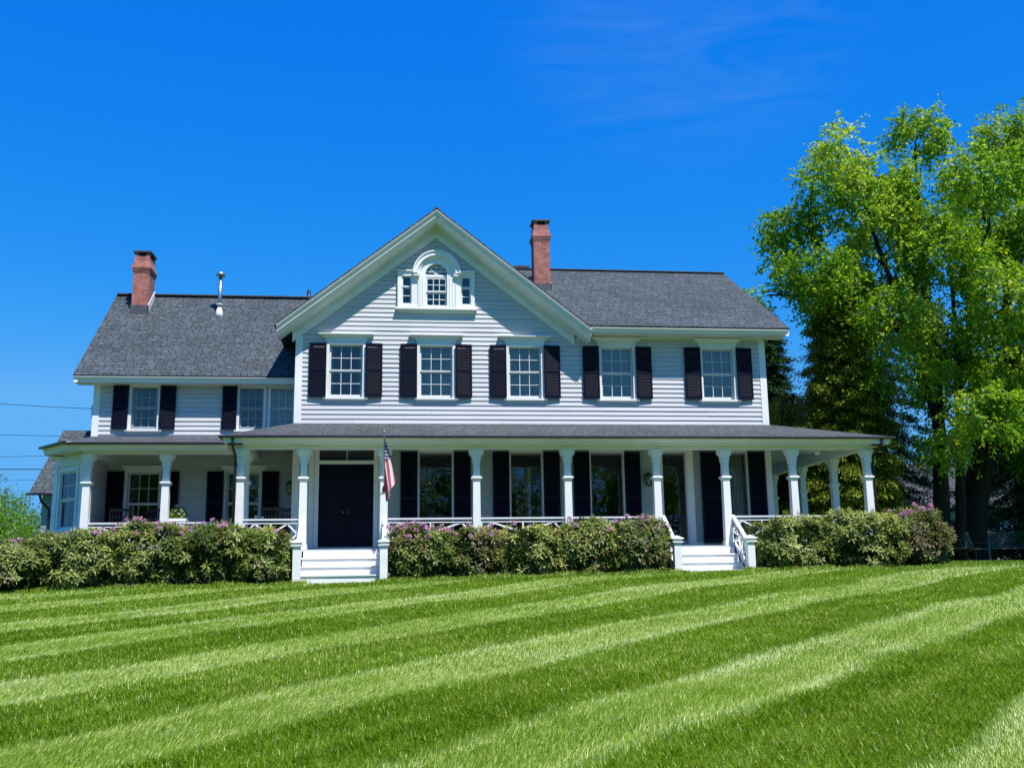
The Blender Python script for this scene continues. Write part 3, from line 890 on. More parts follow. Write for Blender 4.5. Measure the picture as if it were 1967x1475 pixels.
b = MB(); b.sweep([(.04, 4.55), (.04, 4.54), (-.03, 4.45), (-.03, 4.41), (-.48, 4.41), (-.48, 4.55)], (-8.2, wy0 + .02), (-2.52, wy0 + .02))
part('cornice', b, 'white', label='white boxed eave of the wing roof')

# --- windows upstairs
for i, (x, cu) in enumerate(zip(up_cx, ('side', 'swag', 'swag', 'cafe', 'cafe'))):
    lb = ('upstairs window with narrow side curtains', 'upstairs window with looped pale curtain', 'upstairs window with looped pale shade',
          'upstairs window with gathered sheer curtain', 'upstairs window with lace curtain by the right corner')[i]
    window(x, UZ, .86, UH, shut=(.44, 0), curtain=cu, seed=i, label=lb)
window(wA[0], 3.27, wA[1], 1.1, Y=GY, shut=(.40, 0), curtain='side', hood='flat', sashmat='sashdark', label='small window with shutters under the wing eave', seed=9)
f = window(wB[0], 3.27, wB[1], 1.1, Y=GY, hood=None, casing=.07, sashmat='sashdark', label='left window of the pair beside the main block', seed=10)
o = link('shutter', shutter_mesh(.38, 1.16), f); o.location = (-.31 - .07 - .37, -.06, -.03); o.rotation_euler = (0, 0, -.06)
window(wC[0], 3.27, wC[1], 1.1, Y=GY, hood=None, casing=.07, curtain='full', seed=11, label='right window of the pair with white curtain')
b = MB(); b.box(-4.25, -2.53, GY - .07, GY - .0, 4.46 - .015, 4.5)
part('window_head', b, 'white')
# wing ground floor
for c_, w_ in (gA, gB):
    window(c_, .5, w_, 1.6, Y=GY, shut=(.43, 0), hood='flat', seed=int(c_ * -10), label='wide porch window at the left end' if c_ < -5 else 'porch window behind the corner columns')
# side wall window (edge of its shutters shows past the corner)
window(0, 0, .86, UH, loc=(10.08, 3.0, UZ), rz=math.pi / 2, shut=(.44, 0), label='side window with black shutters round the right corner')


# french windows under the porch
def french(a, c_, z0, z1, nm='french_window', shut=None, drape=None, label=None):
    w = c_ - a; cx = (a + c_) / 2; h = z1 - z0
    b = MB(); t = .035
    b.box(-w / 2 - t, -w / 2, -.03, .03, 0, h); b.box(w / 2, w / 2 + t, -.03, .03, 0, h); b.box(-w / 2 - t, w / 2 + t, -.032, .03, h, h + .09); b.box(-w / 2 - t - .02, w / 2 + t + .02, -.05, .03, -.04, 0)
    f = b.build(nm, 'white', house, (cx, WY, z0))
    if label: f['label'] = label
    s = MB(); s.box(-w / 2, -w / 2 + .022, .03, .06, 0, h); s.box(w / 2 - .022, w / 2, .03, .06, 0, h); s.box(-w / 2 + .022, w / 2 - .022, .03, .06, 0, .1); s.box(-w / 2 + .022, w / 2 - .022, .03, .06, h - .05, h)
    s.build('sash', 'sashdark', f)
    g = MB(); g.add([(-w / 2 + .022, .045, .1), (w / 2 - .022, .045, .1), (w / 2 - .022, .045, h - .05), (-w / 2 + .022, .045, h - .05)], [(0, 1, 2, 3)]); g.build('pane', 'glass', f)
    if drape:
        cm = MB(); n = 60
        for x0, x1 in drape:
            base = len(cm.v)
            for j in (0, 1):
                for i in range(n + 1): x = x0 + (x1 - x0) * i / n; cm.v.append((x, .2 + .03 * math.sin(x * 70), .05 + j * (h - .05)))
            for i in range(n): cm.f.append((base + i, base + i + 1, base + n + 2 + i, base + n + 1 + i))
        cm.build('curtain', 'curtain', f)
    for x0, x1 in (shut or ()):
        o = link('shutter', shutter_mesh(round(x1 - x0, 2), h + .04), f); o.location = (x0 - cx, -.045, -.03)
    return f


french(.68, 1.53, .15, 2.5, shut=((.20, .635), (1.575, 2.0)), label='tall porch window nearest the front door')
french(3.05, 3.87, .15, 2.5, shut=((2.58, 3.01), (3.91, 4.34)), label='tall porch window with a white door behind it')
french(5.17, 6.03, .15, 2.5, shut=((4.70, 5.13), (6.07, 6.49)), label='tall porch window beside the wall lantern')
french(7.1, 7.72, .08, 2.5, 'glass_door', label='full glass door at the top of the right steps')
french(8.76, 9.40, .15, 2.5, shut=((8.13, 8.69), (9.45, 9.9)), drape=((-.3, .3),), label='tall curtained porch window nearest the right corner')
for x0, x1 in ((6.95, 7.06), (7.76, 7.93)):
    b = MB(); b.box(x0, x1, WY - .05, WY, .0, 2.6); part('door_surround', b, 'white')

# front door
b = MB()
b.box(DR[0] - .11, DR[0], WY - .05, WY + .1, 0, 2.6); b.box(DR[1], DR[1] + .11, WY - .05, WY + .1, 0, 2.6); b.box(DR[0], DR[1], WY - .03, WY + .1, 2.2, 2.29)
b.box(DR[0], DR[1], WY - .052, WY + .1, 2.56, 2.62)
b.box(DR[0] - .26, DR[0] - .12, WY - .035, WY, 0, 2.6); b.box(DR[1] + .12, DR[1] + .26, WY - .035, WY, 0, 2.6)
dr = part('front_door', b, 'white', label='dark double front door in white surround')
for sg in (-1, 1):
    b = MB(); x0, x1 = (DR[0] + .002, -1.172) if sg < 0 else (-1.168, DR[1] - .002)
    b.box(x0, x1, WY + .03, WY + .08, .1, 2.198)
    for z0, z1 in ((.2, .75), (.85, 1.4), (1.5, 2.1)):
        for q0, q1 in ((x0 + .09, x1 - .09),):
            b.box(q0, q1, WY + .014, WY + .029, z0, z0 + .025); b.box(q0, q1, WY + .014, WY + .029, z1 - .025, z1); b.box(q0, q0 + .025, WY + .015, WY + .029, z0 + .026, z1 - .026); b.box(q1 - .025, q1, WY + .015, WY + .029, z0 + .026, z1 - .026)
    lf = b.build('door_leaf', 'door', dr)
    k = MB(); xk = -1.17 + sg * .07
    k.tube([(xk, WY + .03, .98), (xk, WY - .01, .98), (xk, WY - .03, .98), (xk, WY - .05, .98)], [.012, .012, .028, .01], 10); k.build('knob', 'brass', dr, smooth=True)
b = MB(); b.add([(DR[0], WY + .05, 2.29), (DR[1], WY + .05, 2.29), (DR[1], WY + .05, 2.56), (DR[0], WY + .05, 2.56)], [(0, 1, 2, 3)]); b.build('transom', 'glass', dr)
b = MB(); b.box(-1.18, -1.16, WY + .03, WY + .07, 2.29, 2.56); b.build('muntin', 'sash', dr)
b = MB(); b.box(DR[0] - .16, DR[1] + .2, WY - .12, WY + .1, .0, .1); b.build('threshold', 'deck', dr)

# --- Palladian gable window
b = MB(); yy = WY
PX = 1.12


def arc(r, n=24, x=PX, z=7.27): return [(x + r * math.cos(math.pi * i / n), z + r * math.sin(math.pi * i / n)) for i in range(n + 1)]


def arch_ring(mb, r0, r1, y0, y1, z=7.27):
    n = 28; o_ = arc(r1, n, z=z); i_ = arc(r0, n, z=z)
    for k in range(n):
        mb.prism([o_[k], o_[k + 1], i_[k + 1], i_[k]], y0, y1)


# flanking boxes
for x0, x1, g0, g1 in ((.10, .62, .2, .46), (1.62, 2.14, 1.78, 2.04)):
    b.box(x0, g0, yy - .09, yy, 6.34, 7.34); b.box(g1, x1, yy - .09, yy, 6.34, 7.34)
    b.box(g0, g1, yy - .088, yy, 7.22, 7.34); b.box(g0, g1, yy - .088, yy, 6.34, 6.45)
    b.box(x0 - .035, x1 + .02, yy - .13, yy, 7.341, 7.38)
    b.box(x0 - .01, x0 + .05, yy - .11, yy - .09, 6.34, 7.34)
# centre piece
b.box(.62, .84, yy - .11, yy, 6.34, 7.27); b.box(1.40, 1.62, yy - .11, yy, 6.34, 7.27); b.box(.84, 1.40, yy - .108, yy, 6.34, 6.40)
b.box(.80, 1.44, yy - .06, yy, 7.20, 7.27)
arch_ring(b, .29, .5, yy - .11, yy)
arch_ring(b, .44, .52, yy - .16, yy - .111)
arch_ring(b, .50, .60, yy - .22, yy)
arch_ring(b, .60, .635, yy - .25, yy)
b.box(.50, .66, yy - .2, yy - .0, 7.20, 7.27); b.box(1.58, 1.74, yy - .2, yy, 7.20, 7.27)
for x in (.66, .74, 1.46, 1.54): b.box(x, x + .03, yy - .125, yy - .11, 6.40, 7.24)
pw = part('window', b, 'white', label='arched three part window in the gable')
s = MB(); s.box(.04, 2.20, yy - .16, yy, 6.29, 6.34); s.box(.1, 2.14, yy - .06, yy, 6.22, 6.289); s.build('sill', 'white', pw)


def lite(x0, x1, z0, z1, cols, rows, y, fr=.04, mw=.02, par=None, loc=(0, 0, 0), rz=0):
    s = MB(); g = MB()
    s.box(x0, x0 + fr, y, y + .03, z0, z1); s.box(x1 - fr, x1, y, y + .03, z0, z1); s.box(x0 + fr, x1 - fr, y, y + .03, z0, z0 + fr); s.box(x0 + fr, x1 - fr, y, y + .03, z1 - fr, z1)
    for i in range(1, cols): x = x0 + fr + (x1 - x0 - 2 * fr) * i / cols; s.box(x - mw / 2, x + mw / 2, y + .003, y + .027, z0 + fr, z1 - fr)
    for j in range(1, rows): z = z0 + fr + (z1 - z0 - 2 * fr) * j / rows; s.box(x0 + fr, x1 - fr, y + .005, y + .025, z - mw / 2, z + mw / 2)
    g.add([(x0 + fr, y + .015, z0 + fr), (x1 - fr, y + .015, z0 + fr), (x1 - fr, y + .015, z1 - fr), (x0 + fr, y + .015, z1 - fr)], [(0, 1, 2, 3)])
    s.build('sash', 'sash', par or pw, loc, rz); g.build('pane', 'glass', par or pw, loc, rz)


lite(.84, 1.40, 6.40, 6.79, 3, 2, yy - .02); lite(.84, 1.40, 6.79, 7.19, 3, 2, yy - .05)
for x0, x1 in ((.2, .46), (1.78, 2.04)):
    lite(x0, x1, 6.45, 6.92, 1, 2, yy - .02, .035); lite(x0, x1, 6.92, 7.22, 1, 1, yy - .045, .035)
s = MB(); g = MB()
for k in (45, 90, 135):
    a = math.radians(k); s.bar((PX, yy - .03, 7.27), (PX + .29 * math.cos(a), yy - .03, 7.27 + .29 * math.sin(a)), .02, .022, (0, 1, 0))
s.build('muntin', 'sash', pw)
a_ = arc(.29); g.add([(x, yy - .02, z) for x, z in a_], [tuple(range(len(a_)))]); g.build('pane', 'glass', pw)
b = MB(); b.box(.1, 2.15, yy + .35, yy + .4, 6.2, 7.7); b.build('attic_wall', 'interior', pw)

# --- chimneys


def chimney(x0, x1, y0, y1, zb, zt, label, flash):
    cx, cy = (x0 + x1) / 2, (y0 + y1) / 2; hx, hy = (x1 - x0) / 2, (y1 - y0) / 2
    h = zt - .12
    b = MB()
    b.stack(cx, cy, [(zb - .8, hx, hy), (h - .62, hx, hy), (h - .62, hx + .012, hy + .012), (h - .56, hx + .012, hy + .012), (h - .56, hx + .03, hy + .03), (h - .50, hx + .03, hy + .03), (h - .50, hx + .045, hy + .045), (h - .44, hx + .045, hy + .045),
                     (h - .42, hx + .03, hy + .03), (h - .26, hx - .01, hy - .01), (h - .12, hx - .02, hy - .02)])
    for sx in (-1, 1):
        for sy in (-1, 1): b.box(cx + sx * (hx - .07) - .05, cx + sx * (hx - .07) + .05, cy + sy * (hy - .07) - .05, cy + sy * (hy - .07) + .05, h - .12, h)
    o = part('chimney', b, 'brick', label=label)
    k = MB(); k.box(cx - hx - .03, cx + hx + .03, cy - hy - .03, cy + hy + .03, h + .001, h + .04); k.build('cap_slab', 'lead', o)
    k = MB(); k.box(cx - hx + .07, cx + hx - .07, cy - hy + .07, cy + hy - .07, h - .119, h - .06); k.build('flue', 'dark', o)
    if flash:
        k = MB(); k.box(x0 - .03, x1 + .03, y0 - .03, y0 - .002, zb - .35, zb + .2); k.build('flashing', 'lead', o)
        k = MB(); sl = flash
        k.prism([(y0 - .03, zb + .2), (y0 - .03, zb - .05), (y1, zb - .05 + sl * (y1 - y0)), (y1, zb + .2 + sl * (y1 - y0))][::-1], -x1 - .02, -x1 - .002, lambda x, y, z: (-y, x, z))
        k.build('step_flashing', 'lightmetal', o)
    return o


chimney(-7.56, -7.10, 5.2, 5.92, 7.0, 8.93, 'brick chimney at the left end of the wing roof', .875)
chimney(4.10, 4.58, 4.2, 4.75, 7.6, 9.85, 'tall brick chimney behind the gable', .629)
b = MB(); b.box(3.95, 4.35, 7.4, 7.8, 8.0, 9.24); o = part('chimney', b, 'brick', label='short chimney just showing over the ridge')
k = MB(); k.box(3.90, 4.40, 7.35, 7.85, 9.3, 9.35); k.box(3.97, 4.07, 7.45, 7.75, 9.24, 9.3); k.box(4.22, 4.32, 7.45, 7.75, 9.24, 9.3); k.build('cap_slab', 'lead', o)
b = MB(); b.tube([(-5.07, 5.2, 6.9), (-5.07, 5.2, 8.12)], .055, 12); o = part('vent_pipe', b, 'galv', smooth=True, label='thin metal flue with a flat cap on the wing roof')
k = MB(); k.tube([(-5.07, 5.2, 8.12), (-5.07, 5.2, 8.13), (-5.07, 5.2, 8.2), (-5.07, 5.2, 8.24), (-5.07, 5.2, 8.26)], [.06, .13, .13, .09, .03], 14); k.build('rain_cap', 'galv', o, smooth=True)
k = MB(); k.tube([(-5.07, 5.2, 6.85), (-5.07, 5.2, 7.0), (-5.07, 5.2, 7.18)], [.13, .11, .06], 14); k.tube([(-5.07, 5.2, 7.24), (-5.07, 5.2, 7.27)], .1, 14); k.build('cone_flashing', 'lightmetal', o, smooth=True)
b = MB(); b.tube([(-2.62, 6.5, 7.2), (-2.62, 6.5, 8.12)], .06, 10); part('vent_pipe', b, 'dark', smooth=True, label='short black pipe behind the left gable slope')

# --- porch
EY, EX0, EX1 = -.48, -3.93, 12.36
cols_main = [-3.53, -2.08, -.2, 2.0, 4.22, 6.43, 8.17, 9.91, 11.86]
side_y = [1.97, 4.12, 6.4]


def column_mesh():
    b = MB()
    b.stack(0, 0, [(0, .112, .112), (.1, .112, .112), (.11, .1, .1), (.13, .093, .093), (1.6, .084, .084), (1.61, .105, .105), (1.63, .105, .105), (1.65, .128, .128), (1.68, .128, .128), (1.69, .1, .1), (1.72, .08, .08),
                   (2.02, .076, .076), (2.03, .09, .09), (2.06, .09, .09), (2.10, .098, .098), (2.18, .1, .1), (2.25, .13, .13), (2.27, .135, .135), (2.35, .14, .14)])
    for sg in (-1, 1):
        pr = [(.09, 2.04), (.105, 2.06), (.10, 2.12), (.12, 2.18), (.17, 2.23), (.185, 2.28), (.185, 2.352), (.09, 2.352)]
        b.prism([(sg * x, z) for x, z in pr][::(-1 if sg > 0 else 1)], -.055, .055)
    for sg in (-1, 1): b.prism([(sg * .06, 1.78), (sg * .074, 1.78), (sg * .074, 1.98), (sg * .06, 1.98)][::(-1 if sg > 0 else 1)], -.085, -.07)
    return b.mesh('column', 'white')


cm_ = column_mesh()
for x in cols_main: link('column', cm_, house, (x, 0, -.02))
for y in side_y: link('column', cm_, house, (11.86, y, -.02), math.pi / 2)
for x in (-7.26, -5.43, -3.56): link('column', cm_, house, (x, 1.0, -.02))

# beams
b = MB()
b.box(-3.65, 11.98, -.115, .115, 2.336, 2.64); b.box(11.745, 11.975, .116, 9.0, 2.337, 2.64)
b.box(-3.645, -3.415, .116, .88, 2.337, 2.64); b.box(-7.38, -3.45, .885, 1.115, 2.337, 2.60)
b.box(-7.375, -7.145, 1.116, 2.98, 2.338, 2.6)
part('porch_beam', b, 'white')
# eave fascia / crown and soffit of the porch
b = MB()
pf = [(.025, 2.56), (.025, 2.55), (-.07, 2.45), (-.07, 2.43), (-.42, 2.43), (-.42, 2.56)]
b.sweep(pf, (EX0 + .03, EY + .03), (EX1 - .03, EY + .03))
b.sweep(pf, (EX1 - .03, EY + .031), (EX1 - .03, 9.0))
b.sweep(pf, (EX0 + .03, 3.0), (EX0 + .03, EY + .031))
pw_ = [(.025, 2.53), (.025, 2.52), (-.07, 2.42), (-.07, 2.40), (-.42, 2.40), (-.42, 2.53)]
b.sweep(pw_, (-7.62, .58), (-3.95, .58))
part('porch_cornice', b, 'white')
# ceilings
b = MB(); b.box(-3.42, 11.75, .12, 1.86, 2.60, 2.62); b.box(10.12, 11.745, 1.861, 9.0, 2.60, 2.62); b.box(-7.15, -2.56, 1.12, 2.97, 2.601, 2.62)
part('porch_ceiling', b, 'ceiling')
# porch roofs
PR0, PR1 = 2.60, 3.26
b = MB()
slab(b, [(EX0, EY, PR0), (EX1, EY, PR0), (10.1, WY, PR1), (-2.5, WY, PR1)], .035)
part('porch_roof', b, 'shp', label='low shingled porch roof across the front')
b = MB()
slab(b, [(EX1, EY, PR0), (EX1, 9.2, PR0), (10.1, 9.2, PR1), (10.1, WY, PR1)], .035)
slab(b, [(EX0, EY, PR0), (-2.5, WY, PR1), (-2.5, 3.0, PR1), (EX0, 3.0, PR0)], .035)
part('porch_roof', b, 'shpy', label='side slopes of the porch roof')
b = MB()
slab(b, [(-7.68, .53, 2.57), (-3.4, .53, 2.57), (-3.4, 3.0, 3.06), (-7.78, 3.0, 3.06)], .035)
slab(b, [(-7.68, .53, 2.57), (-7.78, 3.0, 3.06), (-7.78, 3.6, 3.1), (-8.60, 1.72, 2.62)], .035)
slab(b, [(-8.60, 1.72, 2.62), (-7.78, 3.6, 3.1), (-7.78, 5.2, 3.1), (-8.70, 5.2, 2.62)], .035)
part('porch_roof', b, 'shp', label='low roof over the wing porch and corner bay')
# gutters
b = MB()
gp = [(0, 0), (.05, 0), (.07, -.02), (.07, -.045), (.055, -.06), (0, -.06)]
gz = 2.6
b.sweep([(a, gz + z) for a, z in gp][::-1], (EX0 - .05, EY), (EX1 + .05, EY)); b.sweep([(a, gz + z) for a, z in gp][::-1], (EX1, EY - .05), (EX1, 9.2)); b.sweep([(a, gz + z) for a, z in gp][::-1], (EX0, 3.0), (EX0, EY - .05))
b.sweep([(a, 2.57 + z) for a, z in gp][::-1], (-7.7, .53), (-4.0, .53))
part('gutter', b, 'dark', label='black gutter along the porch eave')


def downspout(pts, r=.035, lb=None):
    b = MB(); b.tube(pts, r, 8); return part('downspout', b, 'dark', smooth=True, label=lb)


downspout([(-3.68, EY - .02, 2.55), (-3.68, EY + .02, 2.38), (-3.64, -.22, 2.15), (-3.64, -.17, 1.9), (-3.64, -.17, -.4)], .032, 'black downspout on the left corner column')
downspout([(12.08, EY - .02, 2.55), (12.08, EY + .02, 2.42), (12.03, -.06, 2.2), (12.03, -.03, 2.0), (12.03, -.03, -.3)], .032, 'dark downspout on the right corner column')

# floors, skirts
b = MB()
b.box(-3.7, 12.05, -.2, WY - .001, -.06, -.02); b.box(10.12, 12.05, WY, 9.0, -.06, -.02); b.box(-7.5, -2.5, .8, GY - .03, -.061, -.021)
part('porch_floor', b, 'deck')
b = MB()
segs = [(-3.68, -2.15), (-.12, 6.45), (8.35, 12.0)]
for x0, x1 in segs:
    b.box(x0, x1, -.16, -.12, -.2, -.061); b.box(x0, x1, -.13, -.09, -.95, -.75)
    x = x0 + .03
    while x < x1 - .05: b.box(x, x + .085, -.135, -.121, -.75, -.2); x += .125
b.box(-7.4, -3.68, .84, .88, -1.1, -.062); b.box(11.95, 12.0, -.1, 9.0, -.95, -.062); b.box(-3.69, -3.65, -.1, .84, -1.0, -.062)
part('porch_skirt', b, 'white')


# railings
def railing(x0, x1, Y=0, T=None, axis='x'):
    L_ = x1 - x0; b = MB()
    b.box(0, L_, -.05, .05, .665, .70); b.box(0, L_, -.035, .035, .645, .664); b.box(0, L_, -.02, .02, .585, .61); b.box(0, L_, -.02, .02, .08, .115)
    b.box(0, .03, -.02, .02, .115, .585); b.box(L_ - .03, L_, -.02, .02, .115, .585)
    c = L_ / 2; b.box(c - .018, c + .018, -.017, .017, .115, .585)
    s = min(.26, L_ * .2)
    for m_ in (0, 1):
        fx = (lambda x: x) if m_ == 0 else (lambda x: L_ - x)
        y_ = .004 if m_ else -.004
        b.bar((fx(s), y_, .585), (fx(c), y_, .35), .022, .04, (0, 0, 1)); b.bar((fx(s), y_, .585), (fx(.02), y_, .35), .022, .04)
        b.bar((fx(s), y_, .115), (fx(c), y_, .35), .022, .04); b.bar((fx(s), y_, .115), (fx(.02), y_, .35), .022, .04)
    o = b.build('railing', 'white', house, (x0, Y, 0) if axis == 'x' else (Y, x0, 0), 0 if axis == 'x' else math.pi / 2)


for a, c_ in ((-3.53, -2.08), (-.2, 2.0), (2.0, 4.22), (4.22, 6.43), (8.17, 9.91), (9.91, 11.86)): railing(a + .1, c_ - .1)
for a, c_ in ((0, 1.97), (1.97, 4.12), (4.12, 6.4)): railing(a + .1, c_ - .1, 11.86, axis='y')
for a, c_ in ((-7.26, -5.43), (-5.43, -3.56)): railing(a + .1, c_ - .1, 1.0)


# steps
def steps(x0, x1, nr, gz_, lb):
    """treads with nosing, closed risers, posts, sloping rails"""
    b = MB(); rise = .195; run = .27
    for i in range(nr):
        y1 = -.2 - run * i; zt = -.02 - rise * (i + 1)
        b.box(x0 + .06, x1 - .06, y1 - .022 , y1, zt + .0, zt + rise - .041)           # riser
        b.box(x0 + .02, x1 - .02, y1 - run - .05, y1 - .023, zt - .035, zt)             # tread with nosing
        if i < nr: b.box(x0 + .07, x0 + .1, y1 - run, y1 - .03, -1.1, zt - .036); b.box(x1 - .1, x1 - .07, y1 - run, y1 - .03, -1.1, zt - .036)
    ye = -.2 - run * nr
    b.box(x0 + .06, x1 - .06, ye - .022, ye, -1.1, -.02 - rise * nr - .036)
    st = part('front_steps', b, 'step', label=lb)
    NY = -1.14; NZ = .2
    for x in (x0, x1):
        p = MB(); p.stack(x, NY, [(-1.1, .085, .085), (.02, .085, .085), (.02, .125, .125), (.045, .125, .125), (.05, .1, .1), (.095, .105, .105), (.1, .14, .14), (.115, .14, .14), (.185, .01, .01)])
        p.build('newel_post', 'white', st)
        h = MB()
        xs = x
        h.bar((xs, -.02, .70), (xs, NY + .09, .0), .085, .055); h.bar((xs, -.02, .05), (xs, NY + .09, -.62), .05, .10)
        h.bar((xs, -.58, .30), (xs, -.58, -.25), .03, .035, (0, 1, 0)); h.bar((xs, -.08, .60), (xs, -.56, -.22), .028, .04); h.bar((xs, -.08, .10), (xs, -.56, .26), .028, .04)
        h.bar((xs, -.6, .22), (xs, NY + .1, -.50), .028, .04); h.bar((xs, -.6, -.25), (xs, NY + .1, -.08), .028, .04)
        h.build('handrail', 'white', st)
    return st


steps(-2.09, -.18, 4, -.75, 'white wooden steps up to the front door')
steps(6.55, 8.30, 4, -.6, 'white wooden steps up to the glass door')

# --- left corner bay
b = MB(); A = (-7.42, 1.28); B = (-8.42, 2.28); ln = math.hypot(1, 1)
s2 = 1 / math.sqrt(2)
Tb = wallmap(B, (s2, -s2), (-s2, -s2)); bl = ln * 1.0
wz0_, wz1_ = .62, 2.0; wa, wb_ = .34, .34 + .78
sheet_with_holes(b, Tb, 0, bl, -1.0, 2.6, [(wa, wb_, wz0_, wz1_)], d=0, th=.06)
b.box(-8.42, -8.36, 2.3, 5.2, -1.0, 2.6); b.box(-7.42, -7.36, 1.25, 2.98, -1.0, 2.6); b.box(-7.44, -7.36, 1.2, 1.3, -1, 2.6)
# pilasters, panels, frieze on the canted face
b.box(0.0, .2, 0, .03, -1, 2.15, Tb); b.box(bl - .14, bl, 0, .03, -1, 2.15, Tb); b.box(-.02, bl + .02, 0, .05, 2.15, 2.2, Tb)
b.box(.15, bl - .15, 0, .02, 2.30, 2.50, Tb); b.box(-.03, bl + .03, .001, .09, 2.52, 2.6, Tb)
bay = part('bay', b, 'white', label='canted corner bay at the left end of the porch')
rzb = -math.pi / 4
bw = MB(); bw.box(-.39 - .07, -.39, -.04, 0, -.03, 1.38); bw.box(.39, .46, -.04, 0, -.03, 1.38); bw.box(-.46, .46, -.042, 0, 1.38, 1.46); bw.box(-.5, .5, -.08, 0, -.09, -.031)
cxb = B[0] + s2 * (wa + .39); cyb = B[1] - s2 * (wa + .39)
bw_ = bw.build('window_frame', 'white', bay, (cxb, cyb, wz0_), rzb)
lite(-.39, .39, 0, .69, 2, 1, .03, .04, .016, bay, (cxb, cyb, wz0_), rzb); lite(-.39, .39, .69, 1.38, 2, 2, .0, .04, .016, bay, (cxb, cyb, wz0_), rzb)
cu = MB(); n = 40
for i in range(n + 1):
    x = -.39 + .78 * i / n
    for z in (0.0, 1.38): cu.v.append((x, .14 + .015 * math.sin(x * 60), z))
for i in range(n): cu.f.append((2 * i, 2 * i + 2, 2 * i + 3, 2 * i + 1))
cu.build('curtain', 'blind', bay, (cxb, cyb, wz0_), rzb)
b = MB(); Te = wallmap((-7.36, 1.3), (0, 1), (1, 0)); clapboard(b, Te, 0.02, 1.66, -.02, 2.6)
b.build('siding', 'siding', bay)
b = MB(); b.box(-8.36, -7.42, 4.8, 4.9, -.5, 2.6); b.box(-8.36, -7.42, 2.3, 4.8, -.1, -.05); b.build('interior', 'interior', bay)
b = MB(); pb = [(0, 2.62), (0, 2.55), (-.05, 2.47), (-.05, 2.43), (-.5, 2.43), (-.5, 2.6)]
b.sweep([(a, z - .02) for a, z in pb], (-8.57, 1.73), (-7.66, .57)); b.sweep([(a, z - .02) for a, z in pb], (-8.66, 5.2), (-8.58, 1.73)); b.build('cornice', 'white', bay)
b = MB(); b.sweep([(a, 2.605 + z) for a, z in gp][::-1], (-8.61, 1.71), (-7.69, .54)); b.build('gutter', 'dark', bay)

# --- rear left extension
b = MB()
slab(b, [(-9.75, 4.45, 1.72), (-7.8, 4.45, 1.72), (-7.8, 7.0, 3.80), (-9.75, 7.0, 3.80)])
slab(b, [(-9.75, 9.5, 1.72), (-7.8, 9.5, 1.72), (-7.8, 7.0, 3.80), (-9.75, 7.0, 3.80)])
ext = part('roof', b, 'shw', label='steep shingled roof of the low lean-to at far left')
b = MB(); b.box(-9.5, -7.8, 4.8, 9.2, -1.0, 1.95); b.prism([(4.8, 1.95), (9.2, 1.95), (7.0, 3.72)], 9.38, 9.5, lambda x, y, z: (-y, x, z)); part('wall', b, 'flush', label='wall of the low rear extension')
b = MB(); b.sweep([(a, 1.72 + z) for a, z in gp][::-1], (-9.8, 4.45), (-8.4, 4.45)); b.tube([(-9.45, 4.42, 1.66), (-9.42, 4.5, 1.5), (-9.28, 4.72, 1.3), (-9.28, 4.74, 1.1), (-9.28, 4.74, -.9)], .035, 8); part('downspout', b, 'dark', label='black downspout on the rear extension')

# ------------------------------------------------------------------ things on and around the porch


def lantern(x, y, z, label):
    t = thing('wall_lantern', label, 'lantern', (x, y, z), group='black wall lanterns')
    b = MB(); b.box(-.05, .05, -.03, 0, -.12, .14); b.tube([(0, -.02, .1), (0, -.1, .16), (0, -.14, .12)], .01, 6)
    b.stack(0, -.14, [(.06, .10, .10), (.075, .10, .10), (.13, .03, .03), (.15, .01, .01)]); b.stack(0, -.14, [(-.2, .05, .05), (-.18, .07, .07), (-.165, .07, .07)])
    for sx in (-1, 1):
        for sy in (-1, 1): b.bar((sx * .065, -.14 + sy * .065, -.165), (sx * .085, -.14 + sy * .085, .06), .012, .012)
    b.build('frame', 'dark', t)
    g = MB(); g.stack(0, -.14, [(-.164, .058, .058), (.058, .078, .078)]); g.build('glass', 'glass', t)
    c_ = MB(); c_.tube([(0, -.14, -.16), (0, -.14, -.06)], .014, 8); c_.build('candle', 'wax', t)


lantern(6.68, WY, 1.80, 'black lantern on the wall left of the glass door')
lantern(-2.68, GY, 1.72, 'black lantern on the wing wall near the front door')


def fan():
    t = thing('ceiling_fan', 'white ceiling fan with globe light under the side porch ceiling', 'fan', (11.0, .95, 2.6))
    b = MB(); b.tube([(0, 0, 0), (0, 0, -.03), (0, 0, -.03), (0, 0, -.1)], [.07, .06, .02, .02], 12); b.tube([(0, 0, -.09), (0, 0, -.1), (0, 0, -.17), (0, 0, -.19)], [.06, .11, .11, .07], 14); b.build('motor', 'white', t, smooth=True)
    for k in range(5):
        b = MB(); a = k * 2 * math.pi / 5 + .3; d = Vector((math.cos(a), math.sin(a), 0)); q = Vector((-d.y, d.x, 0))
        b.add([d * .12 - q * .03 + Vector((0, 0, -.135)), d * .12 + q * .03 + Vector((0, 0, -.13)), d * .62 + q * .075 + Vector((0, 0, -.128)), d * .62 - q * .065 + Vector((0, 0, -.142)),
               d * .12 - q * .03 + Vector((0, 0, -.145)), d * .12 + q * .03 + Vector((0, 0, -.14)), d * .62 + q * .075 + Vector((0, 0, -.138)), d * .62 - q * .065 + Vector((0, 0, -.152))],
              [(0, 1, 2, 3), (7, 6, 5, 4), (0, 4, 5, 1), (1, 5, 6, 2), (2, 6, 7, 3), (3, 7, 4, 0)]); b.build('blade', 'sash', t)
    b = MB(); n = 8; b.tube([(0, 0, -.19 - .09 * math.sin(i / n * math.pi / 2)) for i in range(n + 1)], [max(.012, .1 * math.cos(i / n * math.pi / 2)) for i in range(n + 1)], 16); b.build('globe', 'wax', t, smooth=True)


fan()


